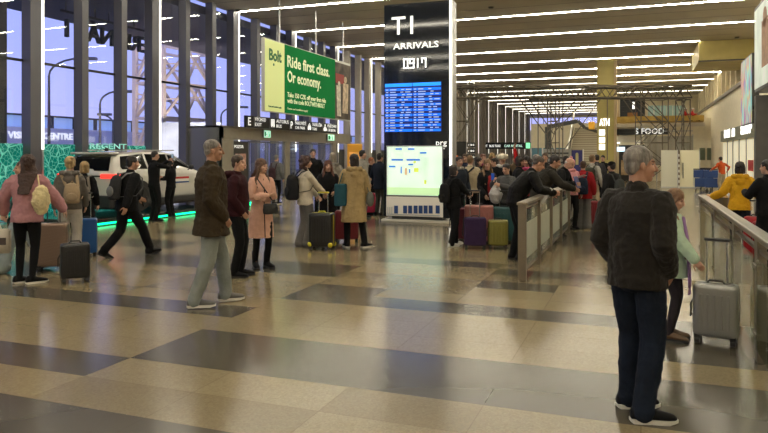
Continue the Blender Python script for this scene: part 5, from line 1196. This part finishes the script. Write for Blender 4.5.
t = own('blue_folder', P, 'dark blue folder held over the barrier', 'folder'); obj('cover', slab(B(), (-.17, .50, 1.08), (1, 0, 0), (0, -.35, 1), .34, .26, .012), mat('folder_blue', (.012, .03, .20), rough=.4), t, bevel=.003)
t = own('paper_sheet', P, 'white open papers held above the blue folder', 'papers'); obj('sheet', slab(B(), (-.02, .50, 1.30), (1, 0, .1), (.1, .9, .25), .24, .16, .004), SHW, t)
P = person('child in a pink hat and pink top behind the barrier', gp(571, 15.4), 150, 1.60, dict(fem=1, top=cloth('knit_pink', (.62, .28, .30)), hair='short', hairm=H_BL, cap='bobble', capm=cloth('knit_pink', (.62, .28, .30)), legm=BLK, thick=.01, scarf=cloth('knit_pink', (.62, .28, .30))))
P = person('person in a red coat with a navy backpack at the end of the barrier', gp(583, 15.6), 6, 1.55, dict(top=cloth('coat_red', (.26, .010, .014)), hem=-.16, flare=.02, thick=.05, hair='short', hairm=H_BR, legm=GREYC, fit=2, shoe=SHK, lf=(-.1, 0, 0), rf=(.1, 0, 0)))
backpack(P, cloth('pack_navy', (.012, .018, .035)), 'navy backpack worn over the red coat', w_=.16, h_=.44, z=.18, d_=.09)
suitcase('red suitcase beside the person in the red coat', gp(594, 16.2), -20, .34, .60, .30, mat('case_red2', (.20, .01, .02), rough=.45), ribs='v')
P = person('brown haired person in pale grey with a big olive backpack', gp(592, 17.4), 30, 1.70, dict(top=cloth('top_pale', (.36, .34, .30)), hair='short', hairm=H_DB, legm=BEIGE, fit=1, shoe=SHW))
backpack(P, cloth('pack_olive', (.04, .042, .028)), 'big dark olive backpack behind the red coat', w_=.19, h_=.55, d_=.12, z=.22, xo=.05)
P = person('person in black standing in front of the olive ATM column', gp(603, 25.0), 200, 1.68, dict(top=BLK, hair='short', hairm=H_DK, legm=BLK))
P = person('person in a black cap and dark coat left of the grey haired man', gp(612, 14.3), -45, 1.55, dict(top=BLK2, hair='short', hairm=H_DK, cap='cap', legm=BLK, thick=.03, hem=-.15))
backpack(P, cloth('pack_slate', (.05, .055, .055)), 'slate backpack on the person in the black cap', w_=.15, h_=.42, z=.20)

EXTRA = [(449, 19.0, 150, 1.70, (.05,.05,.055), H_DK, 'short', 'dark haired person in a slate coat against the totem edge'), (465, 18.5, -170, 1.72, (.02,.025,.05), H_BR, 'short', 'person in a navy coat at the back of the queue'),
 (478, 16.4, 120, 1.64, (.007,.007,.008), H_DK, 'bob', 'bobbed dark person in black left of the smiling woman'), (492, 18.6, 160, 1.74, (.03,.02,.015), H_BL, 'long', 'blond person in a dark brown coat behind the fur hat'),
 (495, 16.6, -100, 1.62, (.007,.007,.008), H_DK, 'short', 'person in black between the smiling woman and the fur hat'), (515, 18.8, 170, 1.70, (.10,.07,.04), H_BR, 'short', 'person in a mid brown jacket at the back of the queue'),
 (519, 14.6, 90, 1.66, (.007,.007,.008), H_DK, 'bob', 'dark haired person in black behind the leather jacket man'), (536, 15.2, 100, 1.70, (.09,.09,.09), H_GR, 'short', 'grey haired person in a grey jacket behind the barrier'),
 (545, 17.6, 190, 1.74, (.02,.02,.02), H_BR, 'short', 'tall person in charcoal behind the olive jacket man'), (566, 18.4, 150, 1.66, (.16,.13,.09), H_DK, 'bob', 'dark haired person in a fawn jacket behind the pink hat'),
 (597, 21.5, -20, 1.70, (.03,.03,.035), H_DK, 'short', 'person in dark clothes farther off behind the olive backpack')]
for i, (px, d, ph, hh, col, hm_, hs_, lab) in enumerate(EXTRA):
    person(lab, gp(px, d), ph, hh, dict(fem=i % 2, top=cloth('coat_crowd%d' % i, col), thick=.03, hem=-.12, hair=hs_, hairm=hm_, legm=BLK, skin=SKIN if i % 3 else SKIN2, vox=.018))
# ---- right side
YEL = cloth('jacket_yellow', (.62, .34, .015), b=.2, sc=14)
P = person('dark haired person in a yellow hooded jacket leaning on the railing', gp(740, 11.6), -4, 1.57, dict(
    fem=1, top=YEL, hem=-.10, thick=.035, sleeve=.012, hood='down', hair='bob', hairm=H_DK, legm=cloth('trouser_navy', (.015, .018, .03)), fit=0, lh=(-.46, .16, 1.10), rh=(.42, .14, 1.06), lhp=(-.3, -.5, -1), rhp=(.3, -.5, -1), lhd=(-.9, .3, 0), wr=.028))
P = person('person in black cut by the right edge of the view', gp(768, 10.0), -55, 1.62, dict(top=BLK, hair='short', hairm=H_DK, legm=BLK, thick=.03, lh=(-.1, .34, 1.25), rh=(.15, .34, 1.2), lhp=(-1, -.3, -1)))
suitcase('bright red suitcase behind the railing at the right', gp(756, 11.0), 10, .34, .70, .24, mat('case_red3', (.38, .01, .02), rough=.4), handle=.25, ribs='v')
suitcase('second red suitcase beside it, nearer the right edge', gp(764, 10.6), 10, .30, .66, .24, mat('case_red4', (.28, .01, .015), rough=.4), ribs='h')
P = person('man in an orange sweater and beige trousers pushing luggage trolleys', gp(722, 30.5), -40, 1.62, dict(top=cloth('sweater_orange', (.55, .09, .02)), hair='short', hairm=H_DK, legm=BEIGE, fit=1, lean=8, lh=(-.5, .1, 1.15), rh=(.42, .1, 1.1), hem=-.04))
for px, lab in ((685, 'seated worker in red on the yellow platform, left of the pair'), (692.5, 'seated worker in red on the yellow platform, right of the pair')):
    q = on_y(px, 121.5, YM-1.3)
    P = person(lab, q, 100, 1.6, dict(top=cloth('overall_red', (.40, .02, .015)), legm=cloth('overall_red', (.40, .02, .015)), hair='crop', hairm=H_DK, cap='cap', capm=M_WHITE, pz=.13, lf=(-.14, .35, 0), rf=(.14, .33, 0), lh=(-.2, .25, .5), rh=(.2, .25, .5), kp=(0, .3, 1)), 'workers on the platform')
# ---------------------------------------------------------------- white car on its display stand
ds = empty('display_stand', (-13.45, 15.2, 0), 0, 'low dark car display stand edged with green light', 'display stand')
SX0, SX1, SY0, SY1 = -1.45, 1.40, -2.9, 4.3
obj('platform', box(B(), SX0, SX1, SY0, SY1, .06, .16), mat('stand_dark', (.012, .03, .025), rough=.12, coat=.4), ds, bevel=.01)
M_GLED = mat('green_led', (.0, .9, .35), emit=3, ecol=(.0, 1, .35))
obj('core', box(B(), SX0+.1, SX1-.1, SY0+.1, SY1-.1, 0, .06), M_BLACK, ds)
obj('light_edge', box(B(), SX1-.005, SX1+.012, SY0+.05, 2.0, .03, .075), M_GLED, ds)
bm = B()
for i in range(12): box(bm, SX1-.003, SX1+.01, 2.15+i*.17, 2.15+i*.17+.11, .03, .15)
obj('light_block', bm, M_GLED, ds)['kind'] = 'stuff'
CAR = empty('car', (-13.75, 13.9, .16), 0, 'white sport utility car on the green lit stand, rear towards the camera', 'car')
M_CARP = mat('car_paint', (.62, .60, .55), rough=.25, coat=.8); M_CGL = mat('car_glass', (.008, .010, .012), rough=.05, coat=.3); M_TAIL = mat('tail_light', (.6, .01, .01), emit=1.5, ecol=(1, .05, .03))
CL = 4.75
# body cross sections along the length: (y, half width, bottom, shoulder, roof half width, roof z)
S = [(0.0, .80, .42, .98, .60, .99), (.05, .92, .30, 1.06, .74, 1.12), (.12, .95, .26, 1.08, .74, 1.26), (.30, .97, .24, 1.10, .72, 1.54), (.8, .98, .22, 1.13, .69, 1.64), (1.6, .98, .20, 1.12, .70, 1.67),
     (2.4, .98, .20, 1.10, .69, 1.65), (2.95, .98, .20, 1.08, .66, 1.55), (3.6, .98, .20, 1.06, .70, 1.13), (3.7, .98, .22, 1.05, .72, 1.07), (4.3, .94, .24, .96, .70, .99), (4.65, .82, .30, .80, .62, .86), (4.75, .70, .36, .66, .55, .70)]
def prof(h_, b, s, rw, rz):
    return [(-h_*.92, b), (-h_, b+.18), (-h_, s-.12), (-h_*.975, s), (-rw-.04, rz-.06), (-rw+.08, rz), (0, rz+.012), (rw-.08, rz), (rw+.04, rz-.06), (h_*.975, s), (h_, s-.12), (h_, b+.18), (h_*.92, b)]
bm = B(); rs = []
for y, h_, b, s, rw, rz in S: rs.append([bm.verts.new((x, y, z)) for x, z in prof(h_, b, s, rw, rz)])
for a, b in zip(rs, rs[1:]):
    k = len(a)
    for i in range(k): 
        f = bm.faces.new((a[i], a[(i+1)%k], b[(i+1)%k], b[i]))
bm.faces.new(rs[0]); bm.faces.new(rs[-1][::-1])
obj('underbody_shade', box(B(), -.85, .85, .15, 4.5, .10, .45), M_BLACK, CAR); o = obj('body', bm, M_CARP, CAR, smooth=True); sb = o.modifiers.new('s', 'SUBSURF'); sb.levels = 2; sb.render_levels = 2  # black box under the body fills in the shade below the car
# side windows
for s in (-1, 1):
    for pts in ([(.34, 1.16), (.30, 1.22), (.42, 1.50), (1.28, 1.57), (1.28, 1.16)], [(1.36, 1.16), (1.36, 1.57), (2.25, 1.56), (2.25, 1.14)], [(2.33, 1.14), (2.33, 1.55), (2.72, 1.50), (3.3, 1.16), (3.25, 1.13)]):
        bm = B()
        def sx_(y, z):
            for (y0, h0, b0, s0, r0, z0), (y1, h1, b1, s1, r1, z1) in zip(S, S[1:]):
                if y0 <= y <= y1:
                    t_ = (y-y0)/(y1-y0); hh = (h0+(h1-h0)*t_)*.975; ss = s0+(s1-s0)*t_; rr = r0+(r1-r0)*t_+.04; zz = z0+(z1-z0)*t_-.06
                    q = max(0, min(1, (z-ss)/max(zz-ss, .05))); return hh+(rr-hh)*q
        quad(bm, [(s*(sx_(y, z)+.0), y, z) for y, z in pts]); bmesh.ops.solidify(bm, geom=bm.faces[:], thickness=-.022*s if s > 0 else .022)
        bm2 = bm; obj('side_window', bm, M_CGL, CAR, bevel=.004)
# rear window, lights, plate, bumper
bm = B(); quad(bm, [(-.72, .05, 1.12), (.72, .05, 1.12), (.64, .22, 1.50), (-.64, .22, 1.50)]); bmesh.ops.solidify(bm, geom=bm.faces[:], thickness=.03); obj('rear_window', bm, M_CGL, CAR, bevel=.004)
obj('spoiler', box(B(), -.66, .66, .12, .5, 1.56, 1.62), M_CARP, CAR, bevel=.02)
for s in (-1, 1):
    bm = B(); box(bm, .50 if s > 0 else -.99, .99 if s > 0 else -.50, -.02, .30, .92, 1.04); obj('tail_light', bm, M_TAIL, CAR, bevel=.02)
obj('tail_band', box(B(), -.56, .56, -.005, .05, .96, 1.0), M_BLACK, CAR)
obj('rear_bumper', box(B(), -.88, .88, -.05, .12, .14, .48), mat('bumper_black', (.03, .03, .03), rough=.5), CAR, bevel=.04)
obj('bumper_strip', box(B(), -.4, .4, -.06, -.04, .30, .36), M_ALU, CAR)
obj('number_plate', box(B(), -.26, .26, -.02, .02, .66, .78), mat('plate_grey', (.35, .35, .33), rough=.4), CAR)
obj('sill_trim', box(B(), .93, 1.0, 1.2, 3.5, .18, .34), mat('bumper_black', (.03, .03, .03)), CAR, bevel=.02)
for y in (.98, 3.85):
    for s in (-1, 1):
        wh = obj('wheel', cyl(B(), (s*.76, y, .36), (s*.995, y, .36), .36, n=28), M_RUB, CAR, bevel=.03)
        bm = B(); cyl(bm, (s*.99, y, .36), (s*1.0, y, .36), .25, n=20)
        for i in range(5): a = 2*PI*i/5; bar(bm, (s*1.005, y, .36), (s*1.005, y+math.cos(a)*.23, .36+math.sin(a)*.23), .05)
        obj('rim', bm, mat('rim_dark', (.05, .05, .05), rough=.4, metal=.6), wh); bm = B(); cyl(bm, (s*.9, y, .43), (s*.985, y, .43), .42, n=28); obj('wheel_arch', bm, M_BLACK, CAR)
for y in (2.30,): 
    bm = B(); box(bm, .975, .99, 2.285, 2.30, .45, 1.10); box(bm, .975, .99, 1.30, 1.315, .5, 1.10); obj('door_gap', bm, M_BLACK, CAR)
for s in (-1, 1):
    bm = B(); ell(bm, (s*1.08, 3.05, 1.18), (.10, .06, .08)); cyl(bm, (s*.95, 3.05, 1.10), (s*1.05, 3.05, 1.14), .02); obj('mirror', bm, M_BLACK, CAR, smooth=True)
    obj('door_handle', box(B(), s*.975-.015, s*.975+.015, 1.45, 1.65, .92, .95), M_CARP, CAR, bevel=.005)
    obj('roof_rail', box(B(), s*.62-.02, s*.62+.02, .7, 2.8, 1.66, 1.69), M_ALU, CAR, bevel=.008)
bm = B(); ell(bm, (0, .75, 1.69), (.03, .08, .05)); obj('aerial_fin', bm, M_BLACK, CAR, smooth=True)
bd = obj('door_badge', box(B(), .982, .992, 2.42, 3.05, .72, .90), M_WHITE, CAR); bd2 = obj('badge_red', box(B(), .990, .996, 2.42, 3.05, .84, .90), mat('badge_red', (.5, .02, .02)), bd); bd3 = obj('badge_blue', box(B(), .990, .996, 2.42, 3.05, .72, .76), mat('badge_blue', (.03, .08, .3)), bd)
ls = empty('stand_lettering', (XW+.02, 14.4, 1.83), 0, 'white-cyan lit lettering on the green map screen behind the car', 'sign')
M_CY = mat('cyan_letters', (.3, .7, .62), emit=.45)
text('REGENT', .22, (.0, .9, .06), (0, 1, 0), (0, 0, 1), M_CY, ls, 'letters', width=1.5, offset=.004)
# round ceiling speakers and spotlights
for i, (px, py) in enumerate(((491, 7), (737, 37), (238, 10))):
    d_ = (CEIL-EYE)*FOC/(155-py); q = gp(px, d_); t = empty('ceiling_speaker', (q.x, q.y, CEIL), 0, ['round black ceiling speaker between the first light lines right of the totem', 'small ceiling spotlight above the olive soffit', 'small ceiling fitting over the window wall corner'][i], 'ceiling fitting')
    obj('body', cyl(B(), (0,0,-.05), (0,0,0), .09, n=16), M_BLACK, t); obj('rim', cyl(B(), (0,0,-.012), (0,0,0), .12, n=20), M_DGREY, t)
